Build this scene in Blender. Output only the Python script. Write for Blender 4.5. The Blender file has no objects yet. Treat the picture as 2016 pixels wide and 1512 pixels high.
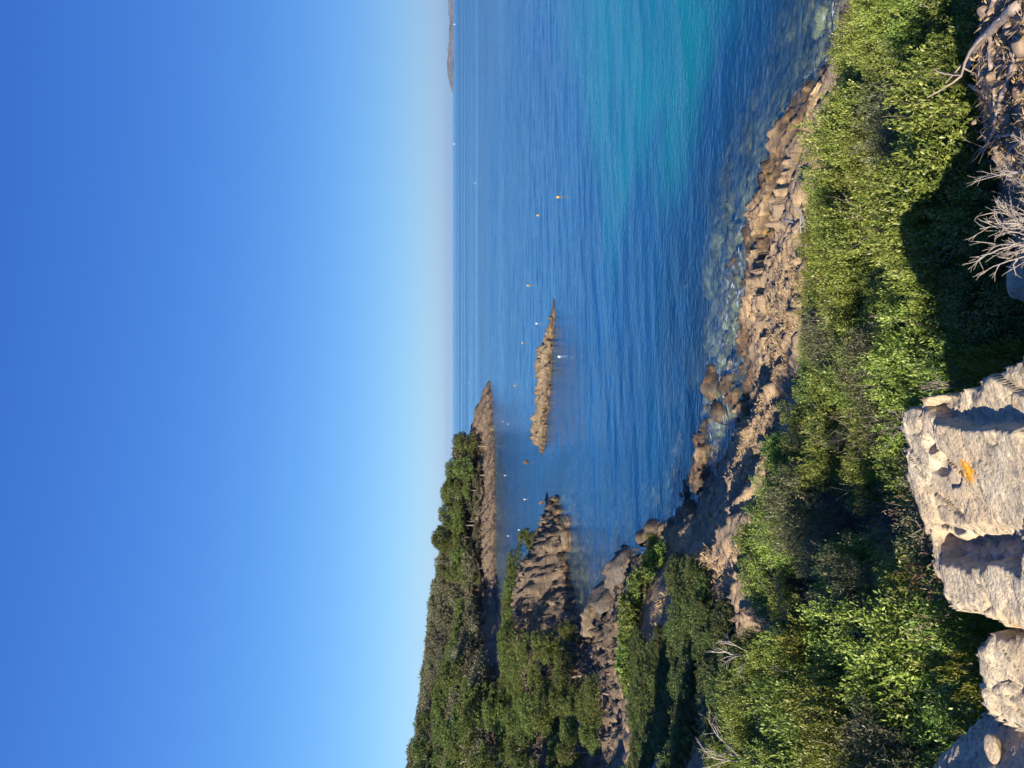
import bpy, math, random
import numpy as np
from mathutils import Matrix, Vector

random.seed(7)
RNG = np.random.default_rng(7)
SC = bpy.context.scene
COL = SC.collection

# ------------------------------------------------------------------ camera
EYE = 15.0
PITCH = math.radians(4.45)
FPX = 1514.0
CP, SP = math.cos(PITCH), math.sin(PITCH)
cam_d = bpy.data.cameras.new('camera')
cam = bpy.data.objects.new('camera', cam_d)
COL.objects.link(cam)
cam_d.sensor_width = 36.0
cam_d.lens = 36.0 * FPX / 2016.0
cam_d.clip_start = 0.05
cam_d.clip_end = 120000.0
Fv, Uv, Rv = Vector((0, CP, -SP)), Vector((0, SP, CP)), Vector((1, 0, 0))
m = Matrix.Identity(4)                      # the photograph is turned: its left is up
m.col[0][:3] = -Uv
m.col[1][:3] = Rv
m.col[2][:3] = -Fv
m.col[3][:3] = (0, 0, EYE)
cam.matrix_world = m
SC.camera = cam

# ------------------------------------------------------------------ sky, sun, exposure
SUN_EL = math.radians(27.0)
SUN_AZ = Vector((-0.52, -0.85))           # horizontal direction towards the sun
SUN_AZ.normalize()
world = bpy.data.worlds.new('World')
SC.world = world
world.use_nodes = True
wn = world.node_tree.nodes
sky = wn.new('ShaderNodeTexSky')
sky.sky_type = 'NISHITA'
sky.sun_disc = False
sky.sun_elevation = SUN_EL
sky.sun_rotation = math.atan2(-SUN_AZ.x, SUN_AZ.y)   # measured clockwise from +Y
sky.altitude = 0.0
sky.air_density = 1.0
sky.dust_density = 0.2
sky.ozone_density = 3.0
bg = wn['Background']
bg.inputs['Strength'].default_value = 0.072
wl = world.node_tree.links
K_ = 0.144                                   # camera-like colour response of the clear sky, per channel
sep = wn.new('ShaderNodeSeparateColor'); com = wn.new('ShaderNodeCombineColor')
wl.new(sky.outputs[0], sep.inputs[0])
for ch, (gain, power) in enumerate(((0.395, 1.12), (0.575, 0.90), (0.91, 0.50))):
    a_ = wn.new('ShaderNodeMath'); a_.operation = 'MULTIPLY'; a_.inputs[1].default_value = K_
    p_ = wn.new('ShaderNodeMath'); p_.operation = 'POWER'; p_.inputs[1].default_value = power
    g_ = wn.new('ShaderNodeMath'); g_.operation = 'MULTIPLY'; g_.inputs[1].default_value = gain / K_
    wl.new(sep.outputs[ch], a_.inputs[0]); wl.new(a_.outputs[0], p_.inputs[0]); wl.new(p_.outputs[0], g_.inputs[0])
    wl.new(g_.outputs[0], com.inputs[ch])
wl.new(com.outputs[0], bg.inputs[0])
sun_d = bpy.data.lights.new('sun', 'SUN')
sun_d.energy = 5.0
sun_d.angle = math.radians(0.53)
sun_d.color = (1.0, 0.89, 0.73)
sun = bpy.data.objects.new('sun', sun_d)
COL.objects.link(sun)
sdir = Vector((SUN_AZ.x * math.cos(SUN_EL), SUN_AZ.y * math.cos(SUN_EL), math.sin(SUN_EL)))
sun.rotation_euler = sdir.to_track_quat('Z', 'Y').to_euler()
sun.location = (-30, -30, 60)
vs = SC.view_settings
vs.view_transform = 'Standard'
vs.look = 'None'
vs.exposure = 1.0
vs.gamma = 1.0
vs.use_curve_mapping = False
SC.cycles.use_adaptive_sampling = True
SC.cycles.adaptive_threshold = 0.02
SC.cycles.max_bounces = 6
SC.cycles.diffuse_bounces = 3
SC.cycles.glossy_bounces = 3
SC.cycles.transmission_bounces = 3
SC.cycles.transparent_max_bounces = 8
SC.cycles.caustics_reflective = False
SC.cycles.caustics_refractive = False
SC.cycles.sample_clamp_indirect = 6.0

# ------------------------------------------------------------------ surveying helpers
def ray(px, py):
    r, dn = (756.0 - py) / FPX, (px - 1008.0) / FPX
    return r, CP - dn * SP, -SP - dn * CP
def P(px, py, d):                           # point of the sight line at plan distance d
    a, b, c = ray(px, py)
    t = d / b
    return (a * t, d, EYE + c * t)
def W(px, py, z=0.0):                       # point of the sight line at height z
    a, b, c = ray(px, py)
    t = (z - EYE) / c
    return (a * t, b * t, z)

# ------------------------------------------------------------------ noise in numpy
def _h(ix, iy, seed):
    n = (ix.astype(np.int64) * 374761393 + iy.astype(np.int64) * 668265263 + seed * 974711) & 0x7fffffff
    n = ((n ^ (n >> 13)) * 1274126177) & 0x7fffffff
    n = ((n ^ (n >> 16)) * 1911520717) & 0x7fffffff
    return ((n ^ (n >> 15)) & 0xffffff) / float(0xffffff)
def noise2(x, y, seed=0):
    x = np.asarray(x, float); y = np.asarray(y, float)
    ix, iy = np.floor(x), np.floor(y)
    fx, fy = x - ix, y - iy
    u, v = fx * fx * fx * (fx * (fx * 6 - 15) + 10), fy * fy * fy * (fy * (fy * 6 - 15) + 10)
    def g(ox, oy):
        a = _h(ix + ox, iy + oy, seed) * 2 * math.pi
        return np.cos(a) * (fx - ox) + np.sin(a) * (fy - oy)
    n0 = g(0, 0) + u * (g(1, 0) - g(0, 0))
    n1 = g(0, 1) + u * (g(1, 1) - g(0, 1))
    return (n0 + v * (n1 - n0)) * 1.5
def fbm(x, y, oct=4, seed=0, gain=0.5):
    s, a, f = 0.0, 1.0, 1.0
    for k in range(oct):
        s = s + a * noise2(x * f, y * f, seed + k * 17)
        a *= gain; f *= 2.03
    return s
def facet(x, y, seed=0):
    """blocky broken-rock relief: every Voronoi cell is a tilted plane"""
    ix, iy = np.floor(x), np.floor(y)
    best = np.full(x.shape, 1e9); sec = np.full(x.shape, 1e9); val = np.zeros(x.shape)
    for ox in (-1, 0, 1):
        for oy in (-1, 0, 1):
            cx, cy = ix + ox, iy + oy
            px_ = cx + 0.1 + 0.8 * _h(cx, cy, seed)
            py_ = cy + 0.1 + 0.8 * _h(cx, cy, seed + 5)
            dx, dy = x - px_, y - py_
            d = dx * dx + dy * dy
            t1 = _h(cx, cy, seed + 11) * 2 - 1
            t2 = _h(cx, cy, seed + 23) * 2 - 1
            o = _h(cx, cy, seed + 31)
            v = o + 0.8 * (t1 * dx + t2 * dy)
            m_ = d < best
            sec = np.where(m_, best, np.minimum(sec, d))
            val = np.where(m_, v, val)
            best = np.where(m_, d, best)
    return val, np.sqrt(sec) - np.sqrt(best)
def bedding(v, u, period, seed, warp=0.5):
    """tilted beds: each rises gently and breaks off in a sharp step"""
    ph = v / period + warp * noise2(u / period * 0.23, v / period * 0.35, seed) + 0.12 * noise2(u / period * 1.3, v / period * 0.7, seed + 3)
    k = np.floor(ph); f = ph - k
    seg = np.floor(u / period * 0.28 + 7.3 * _h(k, k * 0, seed + 1))
    return (f ** 0.8) * (0.35 + 0.65 * _h(k, seg, seed + 2)) - 0.3
def smooth(a, b, x):
    t = np.clip((x - a) / (b - a), 0, 1)
    return t * t * (3 - 2 * t)
def poly_sd(X, Y, poly):
    """signed distance to a polygon, positive inside"""
    X = np.asarray(X, float); Y = np.asarray(Y, float)
    n = len(poly); d = np.full(X.shape, 1e18); ins = np.zeros(X.shape, bool)
    for i in range(n):
        ax, ay = poly[i][:2]; bx, by = poly[(i + 1) % n][:2]
        ex, ey = bx - ax, by - ay
        t = np.clip(((X - ax) * ex + (Y - ay) * ey) / (ex * ex + ey * ey + 1e-12), 0, 1)
        d = np.minimum(d, (X - ax - t * ex) ** 2 + (Y - ay - t * ey) ** 2)
        c = ((ay > Y) != (by > Y)) & (X < (bx - ax) * (Y - ay) / (by - ay + 1e-12) + ax)
        ins ^= c
    return np.where(ins, 1, -1) * np.sqrt(d)

# ------------------------------------------------------------------ object helpers
def mesh_np(name, V, F, mat=None, smooth_=False, attrs=None):
    me = bpy.data.meshes.new(name)
    V = np.asarray(V, np.float32); F = np.asarray(F, np.int32)
    n, k = F.shape
    me.vertices.add(len(V)); me.vertices.foreach_set('co', V.ravel())
    me.loops.add(n * k); me.loops.foreach_set('vertex_index', F.ravel())
    me.polygons.add(n)
    me.polygons.foreach_set('loop_start', np.arange(n, dtype=np.int32) * k)
    me.polygons.foreach_set('loop_total', np.full(n, k, np.int32))
    if smooth_:
        me.polygons.foreach_set('use_smooth', np.ones(n, bool))
    if attrs:
        for an, (dom, arr) in attrs.items():
            at = me.attributes.new(an, 'FLOAT', dom)
            at.data.foreach_set('value', np.asarray(arr, np.float32).ravel())
    me.update(calc_edges=True)
    if mat: me.materials.append(mat)
    return me
def obj(name, me, parent=None, loc=None, rz=0.0, scale=None):
    o = bpy.data.objects.new(name, me)
    COL.objects.link(o)
    if parent: o.parent = parent
    if loc is not None: o.location = loc
    if rz: o.rotation_euler = (0, 0, rz)
    if scale is not None: o.scale = scale if hasattr(scale, '__len__') else (scale,) * 3
    return o
def tag(o, label, cat, group=None):
    o['label'] = label; o['category'] = cat
    if group: o['group'] = group
    return o
def struct(o): o['kind'] = 'structure'; return o
def dup(root, loc, rz=0.0, scale=1.0, label=None, cat=None, group=None, rx=0.0):
    r = root.copy(); COL.objects.link(r)
    r.location = loc; r.rotation_euler = (rx, 0, rz)
    r.scale = scale if hasattr(scale, '__len__') else (scale,) * 3
    if label: tag(r, label, cat, group)
    for ch in root.children:
        c = ch.copy(); COL.objects.link(c); c.parent = r
    return r

class Tubes:
    """collects tapered tubes; build() makes one mesh"""
    def __init__(s): s.V, s.F, s.n = [], [], 0
    def tube(s, pts, rads, sides=5):
        pts = [np.asarray(p, float) for p in pts]
        k = len(pts); up = np.array((0.31, 0.17, 0.93))
        for i, (p, r) in enumerate(zip(pts, rads)):
            a = pts[min(i + 1, k - 1)] - pts[max(i - 1, 0)]
            a = a / (np.linalg.norm(a) + 1e-9)
            if abs(a @ up) > 0.97: up = np.array((0.9, 0.3, 0.1))
            u = np.cross(a, up); u /= np.linalg.norm(u) + 1e-9
            v = np.cross(a, u)
            for j in range(sides):
                t = 2 * math.pi * j / sides
                s.V.append(p + r * (math.cos(t) * u + math.sin(t) * v))
        for i in range(k - 1):
            for j in range(sides):
                a0 = s.n + i * sides + j; a1 = s.n + i * sides + (j + 1) % sides
                s.F.append((a0, a1, a1 + sides, a0 + sides))
        s.n += k * sides
    def mesh(s, name, mat): return mesh_np(name, np.array(s.V), np.array(s.F), mat, True)

def wander(p, d, length, n, wob, rnd, sag=0.0):
    p = np.array(p, float); d = np.array(d, float); d /= np.linalg.norm(d)
    out = [p.copy()]
    for i in range(n):
        d = d + wob * rnd.normal(size=3) + np.array((0, 0, -sag)); d /= np.linalg.norm(d)
        p = p + d * length / n
        out.append(p.copy())
    return out, d
def branch(tb, p, d, length, rad, depth, rnd, wob=0.16, kids=(2, 4), spread=0.7, sides=5, shrink=0.66, up=0.0):
    pts, de = wander(p, d, length, 4, wob, rnd)
    tb.tube(pts, [rad, rad * 0.9, rad * 0.8, rad * 0.68, rad * 0.5], sides if depth > 0 else max(3, sides - 2))
    if depth <= 0: return
    for k in range(rnd.integers(kids[0], kids[1] + 1)):
        t = rnd.uniform(0.35, 1.0); i = min(3, int(t * 4)); f = t * 4 - i
        q = pts[i] * (1 - f) + pts[i + 1] * f
        nd = de + spread * rnd.normal(size=3) + np.array((0, 0, up))
        branch(tb, q, nd, length * shrink * rnd.uniform(0.75, 1.15), rad * 0.6, depth - 1, rnd, wob, kids, spread, sides, shrink, up)

# ------------------------------------------------------------------ materials
def new_mat(name):
    mt = bpy.data.materials.new(name); mt.use_nodes = True
    nt = mt.node_tree; b = nt.nodes['Principled BSDF']
    return mt, nt, b
def N(nt, t, **kw):
    n = nt.nodes.new(t)
    for k, v in kw.items(): setattr(n, k, v)
    return n
def L(nt, a, b): nt.links.new(a, b)
def ramp(nt, fac, stops):
    r = N(nt, 'ShaderNodeValToRGB')
    el = r.color_ramp.elements
    while len(el) < len(stops): el.new(0.5)
    for e, (p, c) in zip(el, stops):
        e.position = p; e.color = (*c, 1) if len(c) == 3 else c
    if fac is not None: L(nt, fac, r.inputs[0])
    return r.outputs[0]
def mixc(nt, fac, a, b, mode='MIX'):
    mx = N(nt, 'ShaderNodeMix', data_type='RGBA', blend_type=mode)
    for sock, v in ((mx.inputs[0], fac), (mx.inputs[6], a), (mx.inputs[7], b)):
        if hasattr(v, 'is_linked'): L(nt, v, sock)
        elif isinstance(v, (int, float)): sock.default_value = v
        else: sock.default_value = (*v, 1)
    return mx.outputs[2]
def mth(nt, op, a, b=None, c=None, clamp=False):
    n = N(nt, 'ShaderNodeMath', operation=op, use_clamp=clamp)
    for i, v in enumerate((a, b, c)):
        if v is None: continue
        if hasattr(v, 'is_linked'): L(nt, v, n.inputs[i])
        else: n.inputs[i].default_value = v
    return n.outputs[0]
def tex_noise(nt, vec, scale, detail=5, rough=0.55, dist=0.0):
    n = N(nt, 'ShaderNodeTexNoise')
    n.inputs['Scale'].default_value = scale; n.inputs['Detail'].default_value = detail
    n.inputs['Roughness'].default_value = rough; n.inputs['Distortion'].default_value = dist
    if vec is not None: L(nt, vec, n.inputs['Vector'])
    return n.outputs[0]
def mapping(nt, vec, scale=(1, 1, 1), rot=(0, 0, 0)):
    mp = N(nt, 'ShaderNodeMapping')
    mp.inputs['Scale'].default_value = scale; mp.inputs['Rotation'].default_value = rot
    L(nt, vec, mp.inputs['Vector'])
    return mp.outputs[0]
def bump(nt, h, strength, dist, prev=None):
    b = N(nt, 'ShaderNodeBump'); b.inputs['Strength'].default_value = strength
    b.inputs['Distance'].default_value = dist
    L(nt, h, b.inputs['Height'])
    if prev is not None: L(nt, prev, b.inputs['Normal'])
    return b.outputs[0]

def leaf_material(name, dark, light, tip, trans=0.3, gloss=0.42):
    mt, nt, b = new_mat(name)
    at = N(nt, 'ShaderNodeAttribute', attribute_name='tint')
    oi = N(nt, 'ShaderNodeObjectInfo')
    base = ramp(nt, at.outputs['Fac'], [(0.0, dark), (0.6, light), (1.0, tip)])
    hsv = N(nt, 'ShaderNodeHueSaturation')
    L(nt, base, hsv.inputs['Color'])
    L(nt, mth(nt, 'MULTIPLY_ADD', oi.outputs['Random'], 0.045, 0.4775), hsv.inputs['Hue'])
    L(nt, mth(nt, 'MULTIPLY_ADD', oi.outputs['Random'], 0.55, 0.72), hsv.inputs['Value'])
    b.inputs['Roughness'].default_value = 0.46
    b.inputs['Specular IOR Level'].default_value = gloss
    L(nt, hsv.outputs[0], b.inputs['Base Color'])
    tr = N(nt, 'ShaderNodeBsdfTranslucent')
    hs2 = N(nt, 'ShaderNodeHueSaturation'); hs2.inputs['Saturation'].default_value = 1.25
    L(nt, hsv.outputs[0], hs2.inputs['Color']); L(nt, hs2.outputs[0], tr.inputs[0])
    mx = N(nt, 'ShaderNodeMixShader'); mx.inputs[0].default_value = trans
    L(nt, b.outputs[0], mx.inputs[1]); L(nt, tr.outputs[0], mx.inputs[2])
    L(nt, mx.outputs[0], nt.nodes['Material Output'].inputs[0])
    return mt
MAT_SHRUB = leaf_material('mastic_leaves', (0.045, 0.075, 0.012), (0.215, 0.27, 0.048), (0.44, 0.465, 0.14), 0.2)
MAT_SHRUB2 = leaf_material('buckthorn_leaves', (0.035, 0.065, 0.014), (0.16, 0.235, 0.045), (0.36, 0.42, 0.10), 0.2)
MAT_SILVER = leaf_material('silvery_leaves', (0.06, 0.07, 0.035), (0.17, 0.18, 0.09), (0.32, 0.30, 0.16), 0.2)
MAT_LIME = leaf_material('lime_leaves', (0.06, 0.08, 0.015), (0.22, 0.25, 0.04), (0.36, 0.34, 0.07), 0.3)
MAT_PINE = leaf_material('pine_needles', (0.025, 0.042, 0.012), (0.12, 0.155, 0.038), (0.23, 0.26, 0.07), 0.12, 0.2)
MAT_OAK = leaf_material('oak_leaves', (0.045, 0.048, 0.03), (0.16, 0.155, 0.088), (0.27, 0.255, 0.145), 0.12, 0.2)

def wood_material(name, a, b_, rough=0.8):
    mt, nt, b = new_mat(name)
    tc = N(nt, 'ShaderNodeTexCoord')
    nz = tex_noise(nt, mapping(nt, tc.outputs['Object'], (6, 6, 1.2)), 6, 6, 0.65)
    nz2 = tex_noise(nt, tc.outputs['Object'], 2.0, 3)
    c = ramp(nt, nz, [(0.3, a), (0.7, b_)])
    L(nt, mixc(nt, mth(nt, 'MULTIPLY', nz2, 0.5), c, a), b.inputs['Base Color'])
    b.inputs['Roughness'].default_value = rough
    L(nt, bump(nt, nz, 0.5, 0.01), b.inputs['Normal'])
    return mt
MAT_DEAD = wood_material('weathered_dead_wood', (0.30, 0.26, 0.22), (0.58, 0.52, 0.45))
MAT_DEAD2 = wood_material('grey_dead_twigs', (0.20, 0.17, 0.145), (0.44, 0.385, 0.335))
MAT_ROOT = wood_material('weathered_root_wood', (0.20, 0.15, 0.115), (0.52, 0.43, 0.35))
MAT_TWIG = wood_material('twig_bark', (0.10, 0.085, 0.065), (0.24, 0.20, 0.16))
MAT_BARK = wood_material('pine_bark', (0.13, 0.10, 0.08), (0.32, 0.26, 0.22))

def rock_material(name, cols, scale=1.0, wet=True, soil=None, lichen=False, bumpd=0.06, crackf=0.5):
    """cols: dark crack, mid, pale; wet: dark and ochre bands just above the water line"""
    mt, nt, b = new_mat(name)
    ge = N(nt, 'ShaderNodeNewGeometry')
    pos = ge.outputs['Position']
    st = mapping(nt, pos, (0.55, 1.5, 2.6), (0.35, 0.15, 0.6))
    n1 = tex_noise(nt, st, 1.1 * scale, 8, 0.62, 0.6)
    n2 = tex_noise(nt, pos, 6.0 * scale, 7, 0.65)
    n3 = tex_noise(nt, pos, 0.5 * scale, 4, 0.5)
    mixn = mth(nt, 'ADD', mth(nt, 'MULTIPLY', n1, 0.6), mth(nt, 'MULTIPLY', n2, 0.4))
    c = ramp(nt, mixn, [(0.33, cols[0]), (0.47, cols[1]), (0.62, cols[2])])
    c = mixc(nt, ramp(nt, n3, [(0.42, (0, 0, 0)), (0.62, (1, 1, 1))]), c, cols[3])
    if soil:                                  # grey rock of cove and headland, darkened further in place of cliff shade
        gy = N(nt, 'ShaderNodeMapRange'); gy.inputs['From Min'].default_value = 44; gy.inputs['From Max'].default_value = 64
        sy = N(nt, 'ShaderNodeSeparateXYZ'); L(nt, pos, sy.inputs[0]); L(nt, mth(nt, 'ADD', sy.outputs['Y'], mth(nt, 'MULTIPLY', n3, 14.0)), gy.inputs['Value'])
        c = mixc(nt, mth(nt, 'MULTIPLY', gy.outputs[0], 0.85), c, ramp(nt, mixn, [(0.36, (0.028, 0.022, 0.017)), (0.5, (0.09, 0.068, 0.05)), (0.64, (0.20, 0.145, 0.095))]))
    vo = N(nt, 'ShaderNodeTexVoronoi', feature='DISTANCE_TO_EDGE')
    vo.inputs['Scale'].default_value = 1.3 * scale
    warp = N(nt, 'ShaderNodeVectorMath', operation='MULTIPLY_ADD')
    nzc = N(nt, 'ShaderNodeTexNoise'); nzc.inputs['Scale'].default_value = 2.0 * scale
    nzc.inputs['Detail'].default_value = 4
    L(nt, pos, nzc.inputs['Vector'])
    L(nt, nzc.outputs['Color'], warp.inputs[0]); warp.inputs[1].default_value = (0.7 / scale,) * 3
    L(nt, st, warp.inputs[2])
    L(nt, warp.outputs[0], vo.inputs['Vector'])
    crack = ramp(nt, vo.outputs['Distance'], [(0.0, (0.35, 0.35, 0.35)), (0.05, (1, 1, 1))])
    c = mixc(nt, crackf, c, crack, 'MULTIPLY')
    sx = N(nt, 'ShaderNodeSeparateXYZ'); L(nt, pos, sx.inputs[0])
    if soil:
        at = N(nt, 'ShaderNodeAttribute', attribute_name='soil')
        sn = tex_noise(nt, pos, 9.0, 6, 0.7)
        sc = ramp(nt, sn, [(0.35, soil[0]), (0.52, soil[1]), (0.68, soil[2])])
        c = mixc(nt, at.outputs['Fac'], c, sc)
        lt = N(nt, 'ShaderNodeAttribute', attribute_name='litter')       # leaf litter, painted near black for the shade between shrubs
        c = mixc(nt, mth(nt, 'MULTIPLY', lt.outputs['Fac'], 0.9), c, ramp(nt, sn, [(0.4, (0.018, 0.014, 0.010)), (0.62, (0.065, 0.048, 0.032))]))
    if wet:
        zz = mth(nt, 'ADD', sx.outputs['Z'], mth(nt, 'MULTIPLY', mth(nt, 'SUBTRACT', n3, 0.5), -1.4))
        wz = N(nt, 'ShaderNodeMapRange'); wz.inputs['From Min'].default_value = 0.85
        wz.inputs['From Max'].default_value = 0.35
        L(nt, zz, wz.inputs['Value'])
        on = tex_noise(nt, pos, 1.6, 5, 0.6)
        alg = ramp(nt, on, [(0.42, (0.03, 0.022, 0.016)), (0.54, (0.085, 0.058, 0.034)), (0.70, (0.30, 0.17, 0.045))])
        c = mixc(nt, mth(nt, 'MULTIPLY', wz.outputs[0], 0.85), c, alg)
        dz = N(nt, 'ShaderNodeMapRange'); dz.inputs['From Min'].default_value = -0.05; dz.inputs['From Max'].default_value = -0.45
        L(nt, sx.outputs['Z'], dz.inputs['Value'])
        bedc = ramp(nt, tex_noise(nt, pos, 0.75, 5, 0.65), [(0.38, (0.03, 0.026, 0.012)), (0.5, (0.13, 0.105, 0.045)), (0.64, (0.34, 0.28, 0.13))])
        c = mixc(nt, dz.outputs[0], c, bedc)
        L(nt, mth(nt, 'SUBTRACT', 0.9, mth(nt, 'MULTIPLY', wz.outputs[0], 0.45)), b.inputs['Roughness'])
    else:
        b.inputs['Roughness'].default_value = 0.9
    if lichen:
        spk = tex_noise(nt, mapping(nt, pos, (1, 1.8, 1), (0, 0, 0.5)), 38.0, 4, 0.7)
        c = mixc(nt, 0.85, c, ramp(nt, spk, [(0.33, (0.30, 0.27, 0.25)), (0.43, (0.85, 0.84, 0.83)), (0.60, (1, 1, 1)), (0.70, (1.25, 1.22, 1.18))]), 'MULTIPLY')
        ln = tex_noise(nt, pos, 5.0, 4, 0.6)
        lf = tex_noise(nt, pos, 45.0, 3, 0.6)
        lm = mth(nt, 'MULTIPLY', ramp(nt, ln, [(0.665, (0, 0, 0)), (0.70, (1, 1, 1))]), ramp(nt, lf, [(0.42, (0, 0, 0)), (0.5, (1, 1, 1))]))
        c = mixc(nt, lm, c, (0.62, 0.30, 0.03))
        for lp, lr in ((W(1915, 925, 12.36), 0.075), (W(1895, 928, 12.38), 0.03), (W(1985, 1098, 12.4), 0.035), (W(1830, 905, 12.4), 0.03), (W(1996, 965, 12.36), 0.025)):   # patches of orange lichen
            ds = N(nt, 'ShaderNodeVectorMath', operation='DISTANCE'); L(nt, pos, ds.inputs[0]); ds.inputs[1].default_value = lp
            e_ = mth(nt, 'ADD', mth(nt, 'MULTIPLY', ds.outputs['Value'], 1.0 / lr), mth(nt, 'MULTIPLY', mth(nt, 'SUBTRACT', tex_noise(nt, pos, 30.0, 4, 0.65), 0.5), 4.0))
            c = mixc(nt, ramp(nt, e_, [(0.72, (1, 1, 1)), (0.80, (0, 0, 0))]), c, (0.60, 0.27, 0.02))
    L(nt, c, b.inputs['Base Color'])
    b.inputs['Specular IOR Level'].default_value = 0.25
    h = mth(nt, 'ADD', mixn, mth(nt, 'MULTIPLY', crack, 0.2 * crackf))
    if lichen: h = mth(nt, 'ADD', h, mth(nt, 'MULTIPLY', spk, 0.45))
    L(nt, bump(nt, h, 0.9, bumpd), b.inputs['Normal'])
    return mt
SOIL = ((0.10, 0.075, 0.05), (0.22, 0.16, 0.11), (0.34, 0.26, 0.18))
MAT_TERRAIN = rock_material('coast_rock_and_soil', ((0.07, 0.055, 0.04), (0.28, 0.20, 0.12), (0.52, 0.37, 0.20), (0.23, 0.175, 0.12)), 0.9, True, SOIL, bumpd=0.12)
MAT_ISLET = rock_material('islet_rock', ((0.03, 0.024, 0.018), (0.15, 0.115, 0.075), (0.30, 0.235, 0.15), (0.17, 0.13, 0.085)), 1.3, True, bumpd=0.15)
MAT_DARK = rock_material('dark_schist', ((0.03, 0.027, 0.025), (0.09, 0.078, 0.068), (0.17, 0.14, 0.115), (0.10, 0.085, 0.07)), 0.8, True, bumpd=0.15)
MAT_FORE = rock_material('pale_schist', ((0.14, 0.115, 0.082), (0.46, 0.39, 0.275), (0.66, 0.565, 0.405), (0.49, 0.39, 0.26)), 5.0, False, None, True, bumpd=0.03, crackf=0.0)
MAT_STONE = rock_material('loose_stone', ((0.10, 0.075, 0.055), (0.24, 0.175, 0.12), (0.38, 0.28, 0.19), (0.30, 0.20, 0.12)), 4.0, False, bumpd=0.01, crackf=0.0)

# ------------------------------------------------------------------ the lie of the land
COAST = [W(*p) for p in ((1690, -160), (1668, -60), (1648, 0), (1640, 80), (1625, 160), (1590, 230), (1545, 262), (1532, 330),
    (1500, 400), (1478, 460), (1463, 520), (1453, 580), (1446, 640), (1437, 700), (1432, 760), (1426, 820), (1410, 870),
    (1392, 915), (1372, 955), (1348, 1000), (1315, 1040), (1292, 1072), (1278, 1090), (1262, 1100), (1240, 1112), (1222, 1150),
    (1205, 1190), (1190, 1212), (1176, 1235), (1166, 1258), (1150, 1262), (1138, 1235), (1128, 1190), (1118, 1140), (1113, 1080), (1106, 1030), (1094, 990))]
COVE = [(-20, 119, 0), (-29, 122, 0), (-38, 127, 0), (-47, 138, 0), (-54, 160, 0), (-58, 190, 0), (-65, 225, 0)]
HEAD = [W(*p) for p in ((968, 1190), (973, 1150), (975, 1100), (975, 1050), (974, 1000), (972, 950), (972, 900), (971, 850), (968, 800), (963, 757))]
CTRL = list(COAST) + COVE + HEAD
def C(px, py, d, dz=0.0):
    x, y, z = P(px, py, d)
    CTRL.append((x, y, z + dz))
def S(px, py, z): CTRL.append((*W(px, py, 0)[:2], z))
# under water
for px, py, z in ((1480, 100, -2.2), (1420, 280, -2.6), (1370, 450, -3), (1340, 600, -3), (1330, 760, -3), (1300, 860, -2.5), (1250, 1000, -2.5), (1195, 1120, -1.6),
    (1170, 1180, -0.9), (1140, 1100, -1.2), (1130, 1000, -1.5), (1250, 300, -5), (1200, 700, -6), (1150, 900, -4), (1080, 900, -4), (1300, 0, -6),
    (1090, 700, -6), (1020, 960, -3), (1020, 1080, -2.5), (1010, 1150, -1.6), (1000, 1000, -2), (1040, 600, -8), (1000, 300, -10), (990, 850, -2.5), (960, 700, -4)):
    S(px, py, z)
CTRL += [(30, 20, -3), (40, 0, -4), (60, 60, -8), (30, 150, -8), (40, 300, -9), (20, 420, -9), (60, 400, -9), (-20, 420, -6), (-60, 420, 0), (20, 345, -4), (-22, 345, -1)]
for px, py, *_ in ((1648, 0), (1640, 80), (1625, 160), (1590, 230), (1545, 262), (1532, 330), (1500, 400), (1478, 460), (1463, 520), (1453, 580), (1446, 640), (1437, 700), (1432, 760), (1426, 820)):
    for off, z in ((22, -.38), (66, -.72), (115, -1.3)): S(px - off, py, z)
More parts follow.
